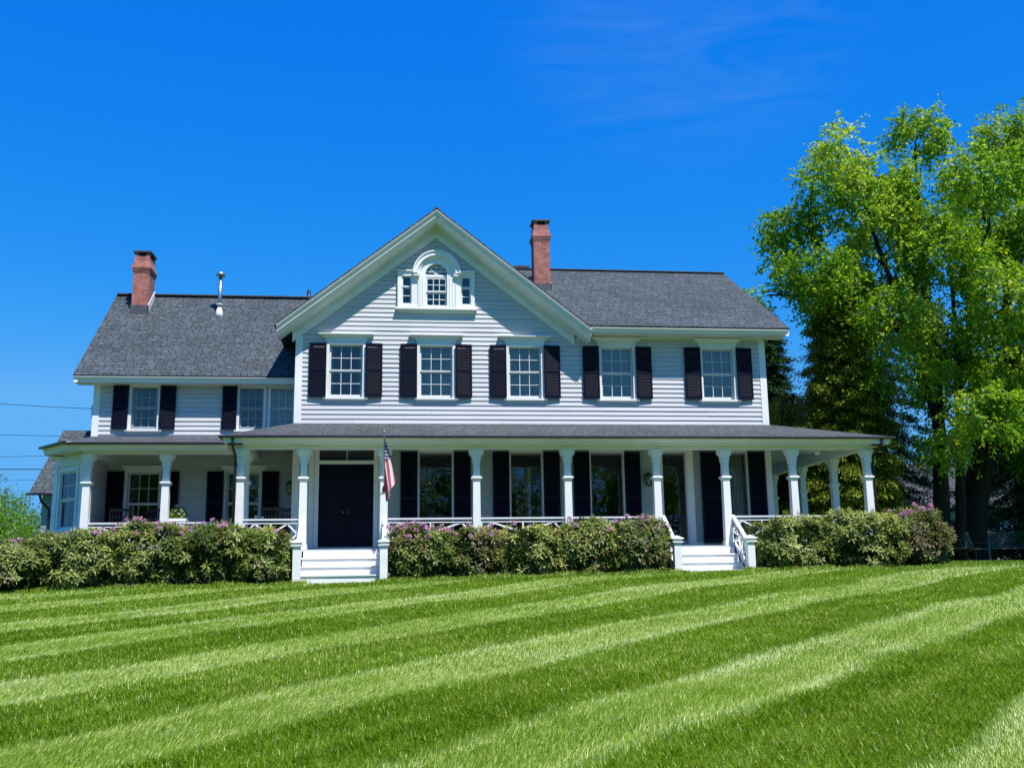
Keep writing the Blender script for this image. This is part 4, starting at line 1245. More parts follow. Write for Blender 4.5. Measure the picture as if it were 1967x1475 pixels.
def flag():
    t = thing('flag', 'american flag hanging limp from an angled pole on a porch column', 'flag', (-.2, -.1, 1.38))
    a = Vector((0, 0, 0)); tip = Vector((.0, -1.0, 1.22)); b = MB()
    b.tube([a, a.lerp(tip, .5), tip], .012, 8); b.build('pole', 'galv', t, smooth=True)
    b = MB(); n = 8; b.tube([tip + Vector((0, -.02 + .045 * i / n, -.02 + .05 * i / n)) for i in range(n + 1)], [max(.004, .026 * math.sin(math.pi * i / n)) for i in range(n + 1)], 10); b.build('finial', 'brass', t, smooth=True)
    b = MB(); b.box(-.03, .03, -.02, .03, -.06, .06); b.tube([(0, -.02, -.02), (0, -.06, .06)], .02, 8); b.build('bracket', 'dark', t)
    # cloth: hoist runs down the pole from the tip, the fly falls and gathers in folds
    ns, nf = 117, 190; H, Fl = .78, 1.18
    d = (a - tip).normalized(); top = tip - Vector((0, -.05, .02)) + d * .05
    vs = []; fs = []; mats = []
    for i in range(ns + 1):
        s_ = i / ns
        for j in range(nf + 1):
            f_ = j / nf; v = f_ * Fl
            p = top + d * (H * s_)
            # cloth sinks towards the lower hoist and fans out a little to the right
            gather = 1 - (1 - .36) * min(1, f_ * 1.5)
            mid = top + d * (H * .35)
            q = mid + (p - mid) * gather
            fold = math.sin(s_ * 15 + 1.2 * f_) * .035 * min(1, f_ * 3) + math.sin(s_ * 7 + 2) * .035 * min(1, f_ * 2)
            spread = (s_ - .35) * -.16 * min(1, f_ * 1.6) + .16 * f_
            z = q.z - v * (.90 - .10 * math.cos(s_ * 9)) + (p.z - q.z) * 0
            vs.append((q.x + spread + fold * .9, q.y + fold * 1.2, z))
    def star(u, w):
        cx_, cy_ = None, None
        # u along fly in canton 0..1, w along hoist 0..1
        best = False
        for rr in range(9):
            m_ = 6 if rr % 2 == 0 else 5
            y = (rr + 1) / 10
            if abs(w - y) > .062: continue
            for k in range(m_):
                x = (2 * k + 1) / 12 if m_ == 6 else (2 * k + 2) / 12
                dx, dy = (u - x) * 1.45, (w - y)
                r_ = math.hypot(dx, dy)
                if r_ < .058:
                    an = math.atan2(dx, -dy); lim_ = .028 + .030 * abs(math.cos(2.5 * an)) ** 2
                    if r_ < lim_: return True
        return False
    for i in range(ns):
        for j in range(nf):
            fs.append((i * (nf + 1) + j, i * (nf + 1) + j + 1, (i + 1) * (nf + 1) + j + 1, (i + 1) * (nf + 1) + j))
            s_ = (i + .5) / ns; f_ = (j + .5) / nf
            if s_ < 7 / 13 and f_ < .4: mats.append(2 if not star(f_ / .4, s_ * 13 / 7) else 1)
            else: mats.append(0 if int(s_ * 13) % 2 == 0 else 1)
    me = bpy.data.meshes.new('cloth'); me.from_pydata(vs, [], fs)
    for c_ in ((.58, .08, .13), (.82, .78, .79), (.02, .03, .12)):
        m, tr, bs, ou = newmat('flag_cloth'); bs.inputs['Base Color'].default_value = (*c_, 1); bs.inputs['Roughness'].default_value = .8
        n1 = tr.nodes.new('ShaderNodeBsdfTranslucent'); n1.inputs[0].default_value = (*c_, 1); mx_ = tr.nodes.new('ShaderNodeMixShader'); mx_.inputs[0].default_value = .3
        tr.links.new(bs.outputs[0], mx_.inputs[1]); tr.links.new(n1.outputs[0], mx_.inputs[2]); tr.links.new(mx_.outputs[0], ou.inputs[0])
        me.materials.append(m)
    me.polygons.foreach_set('material_index', mats); me.polygons.foreach_set('use_smooth', [True] * len(fs)); me.update()
    link('cloth', me, t)


flag()


def chair(x, y, rz, label, mat='wood', wide=.5, arms=True):
    t = thing('porch_chair', label, 'chair', (x, y, -.02), rz, 'chairs on the left porch')
    w = wide / 2
    b = MB(); b.box(-w, w, -.24, .24, .40, .44); b.build('seat', mat, t)
    b = MB()
    for i in range(6): xx = -w + .06 + (2 * w - .12) * i / 5; b.bar((xx, .22, .46), (xx, .30, 1.06), .025, .015, (0, 1, 0))
    b.bar((-w, .31, 1.08), (w, .31, 1.08), .03, .07); b.bar((-w, .29, .9), (w, .29, .9), .02, .03); b.bar((-w, .23, .5), (w, .23, .5), .02, .04)
    b.build('backrest', mat, t)
    for sx in (-1, 1):
        b = MB(); b.bar((sx * w, -.22, 0), (sx * w, -.22, .66 if arms else .42), .04, .04, (0, 1, 0)); b.build('leg', mat, t)
        b = MB(); b.bar((sx * w, .22, 0), (sx * w, .22, .5), .04, .04, (0, 1, 0)); b.bar((sx * w, .22, .5), (sx * w, .31, 1.12), .04, .04, (0, 1, 0)); b.build('leg', mat, t)
        if arms: b = MB(); b.bar((sx * w, -.26, .67), (sx * w, .26, .67), .06, .025); b.build('armrest', mat, t)


chair(-2.95, 2.0, math.pi, 'light wooden slat back chair behind the candles')
chair(-2.62, 2.55, math.pi * .9, 'dark chair beside the front door corner', 'dark')
chair(-6.75, 2.1, R(200), 'dark chair under the left porch window', 'dark')
chair(-5.75, 2.3, R(150), 'dark chair beside the flower pot on the left porch', 'dark')

t = thing('side_table', 'small dark table carrying two white candles', 'table', (-3.25, 1.35, -.02))
b = MB(); b.tube([(0, 0, .70), (0, 0, .73)], .28, 20); b.build('tabletop', 'dark', t)
for k in range(3):
    b = MB(); a = k * 2.094; b.bar((.22 * math.cos(a), .22 * math.sin(a), 0), (.12 * math.cos(a), .12 * math.sin(a), .7), .03, .03); b.build('leg', 'dark', t)
for i, (dx, h) in enumerate(((-.07, .16), (.08, .13))):
    t = tag(link('candle', None, None, (-3.25 + dx, 1.3, .711)), 'taller white pillar candle on the small porch table' if i == 0 else 'shorter white pillar candle on the small porch table', 'candle', 'pillar candles')
    b = MB(); b.tube([(0, 0, 0), (0, 0, h), (0, 0, h - .008)], [.042, .042, .03], 14); b.build('wax', 'wax', t, smooth=False)
    b = MB(); b.tube([(0, 0, h - .01), (0, 0, h + .02)], .003, 5); b.build('wick', 'dark', t)

# flower pot by the second left column
t = thing('flower_pot', 'white pot of white flowers beside a left porch column', 'plant', (-5.18, 1.35, -.02))
b = MB(); b.stack(0, 0, [(0, .16, .16), (.72, .2, .2), (.76, .23, .23), (.82, .23, .23)]); b.build('pot', 'white', t)
g_ = np.random.default_rng(3)
P_ = np.array([0, 0, .92]) + unit(g_.normal(size=(700, 3))) * g_.uniform(.02, .2, (700, 1)) * [1, 1, .9]
link('leaves', quads_mesh('leaves', [leaves_geo(P_, P_ - [0, 0, .8], g_.normal(size=(700, 3)), g_.uniform(.05, .09, 700), g_.uniform(.025, .04, 700), g_.uniform(0, .6, 700))], 'bushleaf'), t)
pp = []
for k in range(22):
    c_ = np.array([0, 0, .98]) + unit(g_.normal(size=3)) * [.17, .17, .16]; q = 12
    Pq = np.repeat(c_[None], q, 0); Dq = unit(g_.normal(size=(q, 3)) + [0, -.4, .5]); pp.append(leaves_geo(Pq, Dq, g_.normal(size=(q, 3)), np.full(q, .045), np.full(q, .03), g_.uniform(0, 1, q)))
link('blossom', quads_mesh('blossom', pp, 'whitepetal'), t)

# ------------------------------------------------------------------ rhododendrons
BUSH = [  # cx, cy, halfx, halfy, height, seed, tone shift, red share, flowers, label
    (-9.9, -1.0, 1.0, .75, 0.98, 1, -.05, .35, 1, 'leftmost rhododendron with brownish leaves'),
    (-8.35, -1.1, .95, .75, 1.04, 2, -.05, .15, 2, 'rhododendron in front of the bay window'),
    (-6.75, -.75, 1.0, .8, 1.2, 3, .08, .05, 3, 'yellow green rhododendron before the first left column'),
    (-5.25, -.7, 1.0, .8, 1.34, 4, .03, .12, 9, 'tall rhododendron with the most pink blooms'),
    (-3.95, -.75, .9, .8, 1.32, 5, .0, .05, 4, 'rhododendron below the left corner column'),
    (-2.85, -.75, .62, .72, 1.2, 6, .02, .08, 3, 'rhododendron touching the left side of the front steps'),
    (.62, -.82, .78, .6, 1.2, 7, -.05, .55, 12, 'reddish rhododendron right of the front steps'),
    (1.85, -.72, .62, .55, 1.08, 8, -.12, .45, 4, 'thin twiggy rhododendron between porch columns'),
    (3.15, -.85, .78, .62, 1.12, 9, .22, .02, 1, 'bright yellow green rhododendron mid porch'),
    (4.45, -.8, .8, .66, 1.24, 10, .0, .20, 4, 'rounded rhododendron below the fifth column'),
    (5.65, -.8, .78, .66, 1.26, 11, .0, .28, 6, 'rhododendron touching the left side of the right steps'),
    (9.45, -.8, .98, .72, 1.16, 12, .08, .0, 0, 'glossy rhododendron right of the glass door steps'),
    (11.1, -.75, 1.1, .8, 1.3, 13, .10, .0, 0, 'broad glossy rhododendron at the right porch corner'),
    (12.75, -.2, .85, .85, 1.32, 14, -.08, .65, 12, 'rightmost rhododendron with pinkish new leaves'),
]
BED = [(c[0], c[1] + .2, c[2] + .15, c[3] + .15) for c in BUSH]


def rhododendron(cx, cy, hx, hy, ht, seed, shift, red, nfl, label):
    g = np.random.default_rng(seed * 17); z0 = G(cx, cy)
    t = thing('rhododendron', label, 'shrub', (cx, cy, z0), group='rhododendrons along the porch')
    cz = ht * .50; rz_ = ht * .50
    def surf(n, lo=.9, hi=1.03):
        d = unit(g.normal(size=(n, 3))); d[:, 1] = np.where(g.uniform(size=n) < .3, -np.abs(d[:, 1]), d[:, 1])
        # boxy ellipsoid
        e = 2.7; k = (np.abs(d) ** e).sum(1) ** (-1 / e)
        wob = 1 + .15 * pnoise(d * 2.4 + seed, 2.4, seed + 1) + .09 * pnoise(d * 5 + seed, 3, seed + 3)
        r_ = k * wob * g.uniform(lo, hi, n)
        return d, np.array([0, 0, cz]) + d * r_[:, None] * [hx, hy, rz_]
    area = 4 * math.pi * ((hx * hy) ** 1.6 / 3 + (hx * rz_) ** 1.6 / 3 + (hy * rz_) ** 1.6 / 3) ** (1 / 1.6)
    n = int(area * 112); d, p = surf(n)
    low = np.clip(p[:, 2] / ht, 0, 1)
    keep = (g.uniform(size=n) < np.clip(.45 + 1.35 * low, 0, 1)) & (p[:, 2] > .06) & (pnoise(p + seed, 4.2, seed + 9) > -.36)
    d, p = d[keep], p[keep]; n = len(p)
    ax = unit(d * [1, 1, .5] + [0, -.1, .55] + g.normal(size=(n, 3)) * .22)
    parts = []
    k = 9
    a = np.cross(ax, g.normal(size=(n, 3))); a = unit(a); c = np.cross(ax, a)
    isred = (g.uniform(size=n) < red) & (pnoise(p + seed, 2.0, seed + 7) > -.3)
    tb = np.clip(.45 + shift + .22 * pnoise(p + seed * 3, 3.0, seed + 4) + g.normal(size=n) * .10, 0, 1)
    redparts = []
    for i in range(k):
        th = 2 * math.pi * i / k + g.uniform(-.25, .25, n)
        rad = a * np.cos(th)[:, None] + c * np.sin(th)[:, None]
        inner = i % 3 == 0
        D = unit(rad * (.55 if inner else 1.0) + ax * (.7 if inner else .12) + [0, 0, -.22])
        Nn = ax + rad * -.1 + [0, 0, .3]
        ln_ = g.uniform(.11, .165, n) * (.8 if inner else 1); tn = np.clip(tb + g.normal(size=n) * .12 + (.16 if inner else 0), 0, 1)
        P0 = p + rad * .01 + g.normal(size=(n, 3)) * .006
        for sel, dst in ((~isred, parts), (isred, redparts)):
            if sel.any(): dst.append(leaves_geo(P0[sel], D[sel], Nn[sel], ln_[sel], ln_[sel] * .30, tn[sel], .10))
    # inner leaves and low fill, toned dark to paint in the bush's shade
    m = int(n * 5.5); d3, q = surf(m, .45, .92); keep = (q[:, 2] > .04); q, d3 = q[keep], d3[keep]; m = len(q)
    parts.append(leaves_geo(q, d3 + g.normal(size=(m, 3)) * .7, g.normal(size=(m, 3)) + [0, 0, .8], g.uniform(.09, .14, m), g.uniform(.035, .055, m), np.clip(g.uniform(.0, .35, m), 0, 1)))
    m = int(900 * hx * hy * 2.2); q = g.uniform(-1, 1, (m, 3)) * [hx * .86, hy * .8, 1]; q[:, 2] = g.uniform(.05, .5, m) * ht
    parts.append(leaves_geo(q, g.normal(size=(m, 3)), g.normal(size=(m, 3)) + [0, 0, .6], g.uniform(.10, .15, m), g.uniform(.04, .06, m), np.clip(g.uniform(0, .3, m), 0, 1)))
    n1 = sum(len(p[0]) for p in parts) // 4
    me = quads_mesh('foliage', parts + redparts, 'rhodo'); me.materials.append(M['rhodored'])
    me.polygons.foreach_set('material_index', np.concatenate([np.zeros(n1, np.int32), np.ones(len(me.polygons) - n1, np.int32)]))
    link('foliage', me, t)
    b = MB(); rr = random.Random(seed)
    for i in range(16):
        an = rr.uniform(0, 6.28); ex, ey = math.cos(an) * hx * rr.uniform(.4, .9), math.sin(an) * hy * rr.uniform(.4, .9)
        limb(b, (ex * .25, ey * .25, -.05), (ex, ey, ht * rr.uniform(.5, .85)), .018, .006, .08, 4, seed * 30 + i, .12)
    b.build('stems', 'bark', t)
    if nfl:
        nfl = int(nfl * 2.3)
        pp = []; d4, q = surf(nfl * 14, 1.0, 1.08)
        s_ = (d4[:, 1] < .1) & (q[:, 2] > ht * (.55 if nfl > 3 else .4)); q = q[s_]; d4 = d4[s_]; order = np.argsort(-q[:, 2] + g.uniform(0, .5, len(q))); q = q[order][:nfl]; d4 = d4[order][:nfl]
        for c0, dd in zip(q, d4):
            m_ = 46; dr_ = unit(g.normal(size=(m_, 3)) + dd * .7 + [0, 0, .4]); P0 = c0 + dr_ * .035
            pp.append(leaves_geo(P0, dr_ + g.normal(size=(m_, 3)) * .5, dr_ + g.normal(size=(m_, 3)) * .6, g.uniform(.025, .045, m_), g.uniform(.022, .038, m_), g.uniform(0, 1, m_)))
        link('blossom', quads_mesh('blossom', pp, 'petal'), t)


for bz in BUSH: rhododendron(*bz)
# planting bed
b = MB()
for x0, x1 in ((-12, -2.2), (-.08, 6.45), (8.4, 13.4)):
    n = int((x1 - x0) / .25)
    for i in range(n):
        xa = x0 + (x1 - x0) * i / n; xb = x0 + (x1 - x0) * (i + 1) / n
        fy = lambda x: -1.5 + .12 * math.sin(x * 1.7) + .06 * math.sin(x * 5)
        ys = [(fy(xa), fy(xb)), (-.8, -.8), (0.0, 0.0), (.9, .9)]
        for (p0, p1), (q0, q1) in zip(ys, ys[1:]):
            b.add([(xa, p0, G(xa, p0) + .012), (xb, p1, G(xb, p1) + .012), (xb, q1, G(xb, q1) + .012), (xa, q0, G(xa, q0) + .012)], [(0, 1, 2, 3)])
tag(part('planting_bed', b, 'mulch', None), 'dark mulched bed along the porch', kind='structure')
grass()

# ------------------------------------------------------------------ trees


def broad_tree(name, label, base, forks, clumps, per, leaf, seed, r0, group='tall trees right of the house', mat='leaf', thr=-.35, droop=.5):
    t = thing(name, label, 'tree', base, group=group)
    bx, by, bz = base
    loc = lambda p: (p[0] - bx, p[1] - by, p[2] - bz)
    b = MB(); nodes = []
    for fk in forks:
        pts = [Vector(loc(p[:3])) for p in fk]; rads = [p[3] for p in fk]
        # subdivide
        P, Rr = [], []
        for i in range(len(pts) - 1):
            for k in range(4):
                u = k / 4; P.append(pts[i].lerp(pts[i + 1], u) + Vector((rng.normal() * .02, rng.normal() * .02, 0))); Rr.append(rads[i] + (rads[i + 1] - rads[i]) * u)
        P.append(pts[-1]); Rr.append(rads[-1]); b.tube(P, Rr, 10); nodes += list(zip(P, Rr))
    rr = random.Random(seed)
    for ci, c in enumerate(clumps):
        c0 = Vector(loc(c[:3]))
        cand = [q for q in nodes if q[0].z < c0.z - .15] or nodes
        q = min(cand, key=lambda q: (q[0] - c0).length + .35 * abs(q[0].z - (c0.z - (q[0] - c0).length * .5)))
        pts = limb(b, q[0], c0, max(.03, q[1] * .5), .022, .07, 6, seed + ci, .1)
        for j in range(5):
            s = pts[3 + rr.randrange(3)]
            e = c0 + Vector((rr.uniform(-1, 1) * c[3], rr.uniform(-1, 1) * c[4], rr.uniform(-.5, 1) * c[5])) * .8
            limb(b, s, e, .018, .006, .05, 4, seed * 3 + ci * 7 + j, .12)
    b.build('trunk', 'bark', t, smooth=True)
    cl = [(*loc(c[:3]), *c[3:]) for c in clumps]
    link('crown', quads_mesh('crown', crown_leaves(cl, per, leaf, seed, thr, droop), mat), t)
    return t


def fill(lst, Y, seed, dy=1.6, f=1.0):
    r = random.Random(seed); out = []
    for x, z, rx, rz_ in lst:
        y = Y + r.uniform(-dy, dy) * .6
        if z > 4.5 and x > 16.5 and r.random() < .5: y -= r.uniform(2.5, 5.0)      # limbs that reach out over the lawn
        k = (y + 24.4) / (Y + 24.4)
        out.append((x * k, y, (z + .83) * k - .83, rx * f * k, max(rx, rz_) * .95, rz_ * f * k))
    return out


l1 = [(14.9, 13.2, .9, 1.0), (17.6, 13.8, .8, .9), (16.2, 12.3, .9, .6), (13.0, 10.5, 1.0, .6), (15.2, 11.1, 1.4, 1.0), (17.3, 11.4, 1.4, 1.2), (13.5, 8.9, 1.2, .7), (11.9, 8.1, .5, .3), (15.8, 9.2, 1.6, 1.1),
      (17.8, 9.4, 1.6, 1.2), (16.2, 7.4, 1.2, .9), (17.9, 7.3, 1.4, 1.1), (16.2, 5.6, 1.2, .7), (17.9, 5.2, 1.2, .9), (17.5, 3.3, .7, .5), (13.7, 12.0, .4, .5), (12.4, 9.3, .5, .5), (13.9, 7.6, .8, .5)]
l2 = [(21.8, 14.6, 1.0, .8), (20.8, 13.2, 1.1, 1.0), (22.8, 13.9, 1.0, 1.3), (20.8, 11.3, 1.5, 1.3), (22.4, 10.6, 1.3, 1.5), (21.4, 8.5, 1.3, 1.1), (22.4, 7.4, 1.1, 1.3), (20.2, 6.4, 1.2, 1.0), (21.4, 5.2, 1.3, 1.0),
      (20.0, 4.6, 1.1, .7), (21.6, 3.6, 1.0, .8), (19.3, 3.6, .6, .5), (24.5, 12, 2, 2), (24.8, 8.5, 2, 2), (24.5, 5.5, 1.6, 1.4)]
g1 = G(17, 6); g2 = G(18.9, 7.5)
t1 = broad_tree('birch_tree', 'tall bright green tree whose branches reach left over the porch', (17.0, 6, g1), [[(17.0, 6, g1 - .1, .34), (17.1, 6.0, 1.2, .26), (17.3, 6, 3.4, .2), (17.5, 6.2, 6.5, .16), (17.4, 6.2, 10, .1), (17.5, 6.2, 13.4, .03)],
                [(17.3, 6, 3.6, .15), (16.6, 5.6, 6.2, .12), (15.9, 5.8, 9, .08), (15.0, 5.8, 12.8, .03)], [(16.75, 5.8, 6.0, .1), (15.0, 5.6, 8.3, .07), (13.2, 5.5, 10.0, .025)], [(17.6, 6.1, g1 - .1, .2), (17.9, 6, 2.5, .15), (18.3, 6.1, 6.5, .1), (18.4, 6.3, 9, .05)]],
                fill(l1, 6, 1, f=1.0), 430, .135, 31, .3, thr=-.24)
t2 = broad_tree('birch_tree', 'tall yellow green tree at the right edge with a leaning dark trunk', (18.9, 7.5, g2), [[(18.7, 7.5, g2 - .1, .62), (18.95, 7.5, .9, .5), (19.4, 7.5, 2.4, .42), (20.0, 7.5, 3.8, .36), (20.8, 7.6, 5.6, .27), (21.2, 7.6, 8.6, .18), (21.6, 7.6, 13, .05)],
                [(20.2, 7.5, 4.2, .2), (19.2, 7.2, 6.8, .14), (19.8, 7.3, 8.6, .09), (20.6, 7.4, 10.8, .04)]], fill(l2, 7.5, 2, f=1.02), 430, .14, 47, .4, thr=-.30)


def conifer(name, label, base, top, rad, seed, mat, nb=90, spray=20, tip=.10, low=.08, group='evergreens behind the porch', lean=0):
    bx, by, bz = base; H = top - bz; g = np.random.default_rng(seed); t = thing(name, label, 'tree', base, group=group)
    b = MB(); b.tube([(0, 0, -.1), (lean * .3, 0, H * .4), (lean * .8, 0, H * .8), (lean, 0, H)], [.03 * H * .6, .02 * H * .6, .008 * H, .01], 8)
    parts = []
    for i in range(nb):
        u = i / (nb - 1); z = H * (low + (1 - low) * u ** .92); an = i * 2.39996 + g.uniform(-.3, .3)
        Lb = rad * (1 - u) ** .75 * g.uniform(.65, 1.12) + tip
        d = np.array([math.cos(an), math.sin(an), 0]); x0 = lean * u
        up_ = .25 * u - .12
        ns = max(5, int(spray * Lb))
        tt = g.uniform(.12, 1, ns) ** .7
        side = np.array([-d[1], d[0], 0])
        sp = np.array([x0, 0, z]) + d * (Lb * tt)[:, None] + np.array([0, 0, 1.]) * ((up_ * tt - .28 * tt ** 2) * Lb)[:, None] + side * (g.normal(size=ns) * .22 * Lb * tt * (1.15 - tt))[:, None]
        if i % 2 == 0: b.tube([(x0, 0, z), (x0 + d[0] * Lb * .5, d[1] * Lb * .5, z + (up_ * .5 - .07) * Lb), (x0 + d[0] * Lb * .9, d[1] * Lb * .9, z + (up_ * .9 - .23) * Lb)], [.03, .02, .006], 5)
        k = 16
        P = np.repeat(sp, k, 0) + g.normal(size=(ns * k, 3)) * [.13, .13, .05]
        D = d * .8 + g.normal(size=(ns * k, 3)) * .6 + [0, 0, -.25]
        tn = np.clip(np.repeat(.2 + .55 * tt + .15 * g.normal(size=ns), k) + g.normal(size=ns * k) * .12, 0, 1)
        ln_ = g.uniform(.09, .17, ns * k); parts.append(leaves_geo(P, D, np.array([0, 0, 1.]) + g.normal(size=(ns * k, 3)) * .35, ln_, ln_ * .32, tn))
    b.build('trunk', 'bark', t, smooth=True)
    link('crown', quads_mesh('crown', parts, mat), t)
    return t


conifer('hemlock_tree', 'golden green hemlock rising just past the right roof corner', (14.45, 6.6, G(14.45, 6.6)), 9.3, 1.95, 5, 'needle', 230, 44, low=.16)
conifer('hemlock_tree', 'dark evergreen half hidden by the right roof slope', (13.9, 11.5, G(13.9, 11.5)), 9.2, 2.0, 6, 'needledark', 170, 34)
conifer('spruce_tree', 'tall dark evergreen between the golden hemlock and the bright trees', (20.0, 15, G(20, 15)), 10.2, 3.0, 7, 'needledark', 130, 20)
conifer('spruce_tree', 'dark evergreen low behind the right porch columns', (16.3, 13.5, G(16, 13.5)), 6.2, 2.4, 8, 'needledark', 90, 24)
conifer('spruce_tree', 'black green evergreen behind the porch end post', (13.2, 15, G(13, 15)), 6.0, 2.3, 12, 'needledark', 80, 22)
conifer('hemlock_tree', 'drooping hemlock at the right edge over the bench', (22.4, 8.6, G(22.4, 8.6)), 7.0, 3.2, 9, 'needledark', 90, 22)
conifer('hemlock_tree', 'shaded evergreen behind the leaning trunk', (25.0, 14, G(25, 14)), 9.5, 3.6, 10, 'needledark', 110, 18)


def weeping(base, top, rad, seed):
    bx, by, bz = base; H = top - bz; g = np.random.default_rng(seed); t = thing('weeping_tree', 'small weeping tree with hanging yellow green strands beside the upstairs corner', 'tree', base)
    b = MB(); b.tube([(0, 0, -.1), (.05, 0, H * .5), (0, 0, H * .97)], [.09, .06, .02], 8); parts = []
    for i in range(230):
        an = g.uniform(0, 6.28); q = math.sqrt(g.uniform(.02, 1)); r_ = rad * q
        zt = H - .5 * rad * q ** 2.2 * 1.2; ln = g.uniform(.5, 1.5)
        n = 26; s = np.linspace(0, 1, n)
        P = np.stack([math.cos(an) * (r_ + .08 * s), math.sin(an) * (r_ + .08 * s), zt - ln * s], 1) + g.normal(size=(n, 3)) * .02
        parts.append(leaves_geo(P, g.normal(size=(n, 3)) * .35 + [0, 0, -1], g.normal(size=(n, 3)) + [0, -.4, .4], g.uniform(.07, .12, n), g.uniform(.016, .026, n), np.clip(g.normal(size=n) * .15 + .72 - .3 * s, 0, 1)))
        if i % 5 == 0: b.tube([(0, 0, H * .8), (math.cos(an) * r_ * .6, math.sin(an) * r_ * .6, zt + .05), (math.cos(an) * r_, math.sin(an) * r_, zt)], [.02, .012, .004], 5)
    b.build('trunk', 'bark', t, smooth=True); link('crown', quads_mesh('crown', parts, 'needle'), t)


weeping((13.15, 8, G(13.15, 8)), 5.3, .85, 77)

# left background shrubs
for i, (x, y, z, rx, rz_, lb) in enumerate(((-13.2, 11, 1.1, 1.6, 1.5, 'leafy green shrub at the left edge beyond the bay'), (-11.6, 9.5, .4, .95, 1.2, 'lower green shrub tucked behind the bay corner'), (-15.2, 16, 1.6, 2.4, 2.2, 'larger tree behind the left edge shrub'))):
    gzz = G(x, y)
    cl = [(x, y, z, rx * .7, rx * .7, rz_ * .75), (x - .6 * rx, y, z - .2, rx * .5, rx * .5, rz_ * .6), (x + .45 * rx, y - .2, z - .4, rx * .45, rx * .5, rz_ * .55), (x, y - .3, gzz + .7, rx * .8, rx * .6, .7)]
    broad_tree('garden_shrub', lb, (x, y, gzz), [[(x, y, gzz - .1, .08), (x, y, z, .04)]], cl, 260, .09, 200 + i, .1, 'shrubs at the left edge', 'bushleaf', -.5, .1)

# understory and far woods
def mass(name, label, rows, leaf, per, seed, mat, kind='stuff'):
    g = np.random.default_rng(seed); parts = crown_leaves(rows, per, leaf, seed, -.6, .2, (.4, .9))
    o = link(name, quads_mesh(name, parts, mat)); tag(o, label, 'woodland', kind=kind); return o


rows = []
r_ = random.Random(4)
for i in range(46):
    x = 12 + i * 1.25; y = 30 + r_.uniform(-2, 4)
    rows.append((x, y, G(x, y) + r_.uniform(1.3, 2.0), 1.5, 1.4, r_.uniform(1.8, 2.8)))
mass('woods', 'dark wood closing the view behind the right hand trees', rows, .26, 42, 61, 'needledark')
rows = []
for i in range(40):
    x = -16 - i * 1.9; y = 42 + r_.uniform(-3, 6)
    rows.append((x, y, G(x, y) + 1.2, 1.8, 1.8, r_.uniform(1.4, 2.2)))
for i in range(18):
    x = -16 + i * 2; y = 40; rows.append((x, y, G(x, y) + .8, 1.8, 1.6, 1.3))
mass('woods', 'distant green wood beyond the left edge', rows, .26, 30, 62, 'bushleaf')
for i, (x, y, rx, h) in enumerate(((17.6, 8.5, .9, .7), (20.4, 9.5, 1.2, .9), (22.6, 11, 1.6, 1.0), (14.8, 8.8, 1.0, .9))):
    gzz = G(x, y)
    broad_tree('garden_shrub', ('low dark shrub between the two big trunks', 'low dark shrub right of the leaning trunk', 'dark shrub mass behind the bench', 'dark shrub under the hemlock by the porch')[i], (x, y, gzz), [[(x, y, gzz - .1, .05), (x, y, gzz + h * .6, .02)]],
               [(x, y, gzz + h * .5, rx, rx * .7, h * .55), (x + .5 * rx, y, gzz + h * .4, rx * .6, rx * .6, h * .4)], 170, .10, 300 + i, .1, 'dark shrubs under the trees', 'needledark', -.6, .1)

# neighbour's house seen between the trunks
nb = thing('neighbour_house', 'grey roofed house half hidden behind the right hand trees', 'house', (28, 30, G(28, 30)))
b = MB(); b.box(-6, 6, -3.5, 3.5, -.5, 3.2); b.prism([(-3.5, 3.2), (3.5, 3.2), (0, 5.6)], -5.9, 5.9, lambda x, y, z: (y, x, z)); b.build('wall', 'stucco', nb)
b = MB(); slab(b, [(-6.4, -4.0, 3.0), (6.4, -4.0, 3.0), (6.4, 0, 5.75), (-6.4, 0, 5.75)], .1); slab(b, [(-6.4, 4.0, 3.0), (6.4, 4.0, 3.0), (6.4, 0, 5.75), (-6.4, 0, 5.75)], .1)
b.build('roof', shingle_mat('neighbour_shingles', 'x', 1.7, (.05, .055, .06), (.08, .085, .095)), nb)
for x in (-4, -1.5, 1.2, 4):
    b = MB(); b.box(x - .55, x + .55, -3.56, -3.5, .9, 2.3); w_ = b.build('window', 'white', nb); b = MB(); b.box(x - .45, x + .45, -3.6, -3.561, 1.0, 2.2); b.build('pane', 'glass', w_)

rows = []
for i in range(40):
    x = -50 + i * 2.8; y = -74 + r_.uniform(-4, 3)
    rows.append((x, y, G(x, y) + 3, 2.8, 2.4, 4.5)); rows.append((x + 1, y, G(x, y) + r_.uniform(8, 12), 2.6, 2.2, r_.uniform(4, 5.5)))
mass('woods', 'wood across the lawn mirrored in the porch windows', rows, .4, 26, 63, 'bushleaf')
# picnic table, benches


def picnic(x, y, rz, label):
    t = thing('picnic_table', label, 'table', (x, y, G(x, y)), rz)
    b = MB()
    for i in range(5): b.box(-.9, .9, -.37 + i * .15, -.24 + i * .15, .70, .74)
    b.build('tabletop', 'wood', t)
    for s_ in (-1, 1):
        b = MB(); b.box(-.9, .9, s_ * .72 - .13, s_ * .72 + .13, .42, .46); b.build('seat', 'wood', t)
        b = MB(); b.bar((s_ * .62, -.72, 0), (s_ * .62, -.25, .70), .05, .1); b.bar((s_ * .62, .72, 0), (s_ * .62, .25, .70), .05, .1); b.box(s_ * .62 - .025, s_ * .62 + .025, -.8, .8, .34, .42); b.build('leg', 'wood', t)


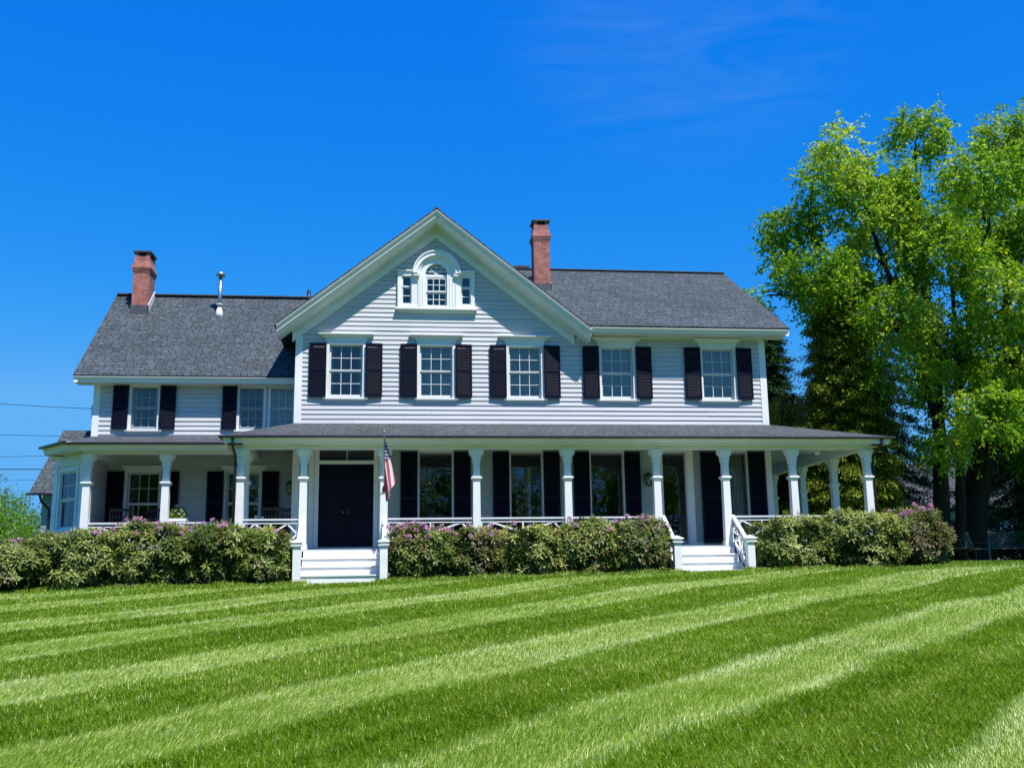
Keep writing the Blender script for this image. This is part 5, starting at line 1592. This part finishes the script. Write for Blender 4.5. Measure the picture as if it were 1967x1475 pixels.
def bench(x, y, rz, label, w=1.6):
    t = thing('garden_bench', label, 'bench', (x, y, G(x, y)), rz)
    b = MB()
    for i in range(5): b.box(-w / 2, w / 2, -.28 + i * .1, -.2 + i * .1, .40, .43)
    b.build('seat', 'greywood', t)
    b = MB()
    for i in range(8): b.bar((-w / 2, .25 + i * .025, .46 + i * .07), (w / 2, .25 + i * .025, .46 + i * .07), .018, .045)
    for k in (-.5, -.17, .17, .5): b.bar((k * w * .9, .27, .40), (k * w * .9, .45, 1.0), .03, .03, (0, 1, 0))
    b.build('backrest', 'greywood', t)
    for sx in (-1, 1):
        for sy in (-.25, .25): b = MB(); b.box(sx * w / 2 - .03, sx * w / 2 + .03, sy - .03, sy + .03, 0, .60 if sy < 0 else .45); b.build('leg', 'greywood', t)
        b = MB(); b.box(sx * w / 2 - .035, sx * w / 2 + .035, -.3, .3, .601, .63); b.build('armrest', 'greywood', t)


picnic(16.6, 5.6, R(8), 'low dark wooden picnic table in the shade of the trees')
bench(19.8, 7.2, R(-12), 'pale slatted garden bench catching spots of sun', 1.9)
bench(18.2, 6.4, R(25), 'dark low bench nearest the lawn edge at far right', 1.2)

# overhead wires


def wire(p0, p1, sag, r, label, n=24):
    b = MB(); pts = []
    for i in range(n + 1):
        t_ = i / n; p = Vector(p0).lerp(Vector(p1), t_); p.z -= sag * 4 * t_ * (1 - t_); pts.append(p)
    b.tube(pts, r, 5); tag(b.build('overhead_wire', 'dark'), label, 'wire', 'overhead wires')


wire((-7.84, GY + .1, 3.80), (-40, 8, 9.5), .9, 0.0077, 'thin wire running to the upper corner of the wing')
wire((-7.8, 9.0, 3.9), (-45, 13, 6.6), .5, 0.0084, 'wire meeting the bay eave from the left')
wire((-7.8, 9.1, 3.4), (-45, 13, 4.0), .35, 0.0070, 'thin sagging wire above the thick cable')
wire((-9.4, 9.3, 2.9), (-45, 15, 4.4), .25, 0.0154, 'thick black cable low at the left edge')
wire((-9.4, 9.3, 2.6), (-45, 15, 3.6), .3, 0.0056, 'faint lowest wire above the left shrubs')
b = MB(); b.box(-7.86, -7.8, GY + .06, GY + .14, 3.55, 3.9); b.box(-7.9, -7.82, GY + .08, GY + .12, 3.78, 3.84); part('service_bracket', b, 'galv')

# trees that stand behind the photographer (seen mirrored in the porch glass)
for i, (x, y, rz) in enumerate(((-6, -64, 1.0), (8, -70, 2.4), (22, -66, 4.0), (-20, -60, .3))):
    c_ = copy_thing(t1); c_.location = (x, y, G(x, y)); c_.rotation_euler.z = rz
    c_['label'] = ('tall tree mirrored in the porch windows, across the lawn', 'second mirrored tree across the lawn from the porch', 'mirrored tree at the far right across the lawn', 'mirrored tree at the far left across the lawn')[i]; c_['group'] = 'trees across the lawn'
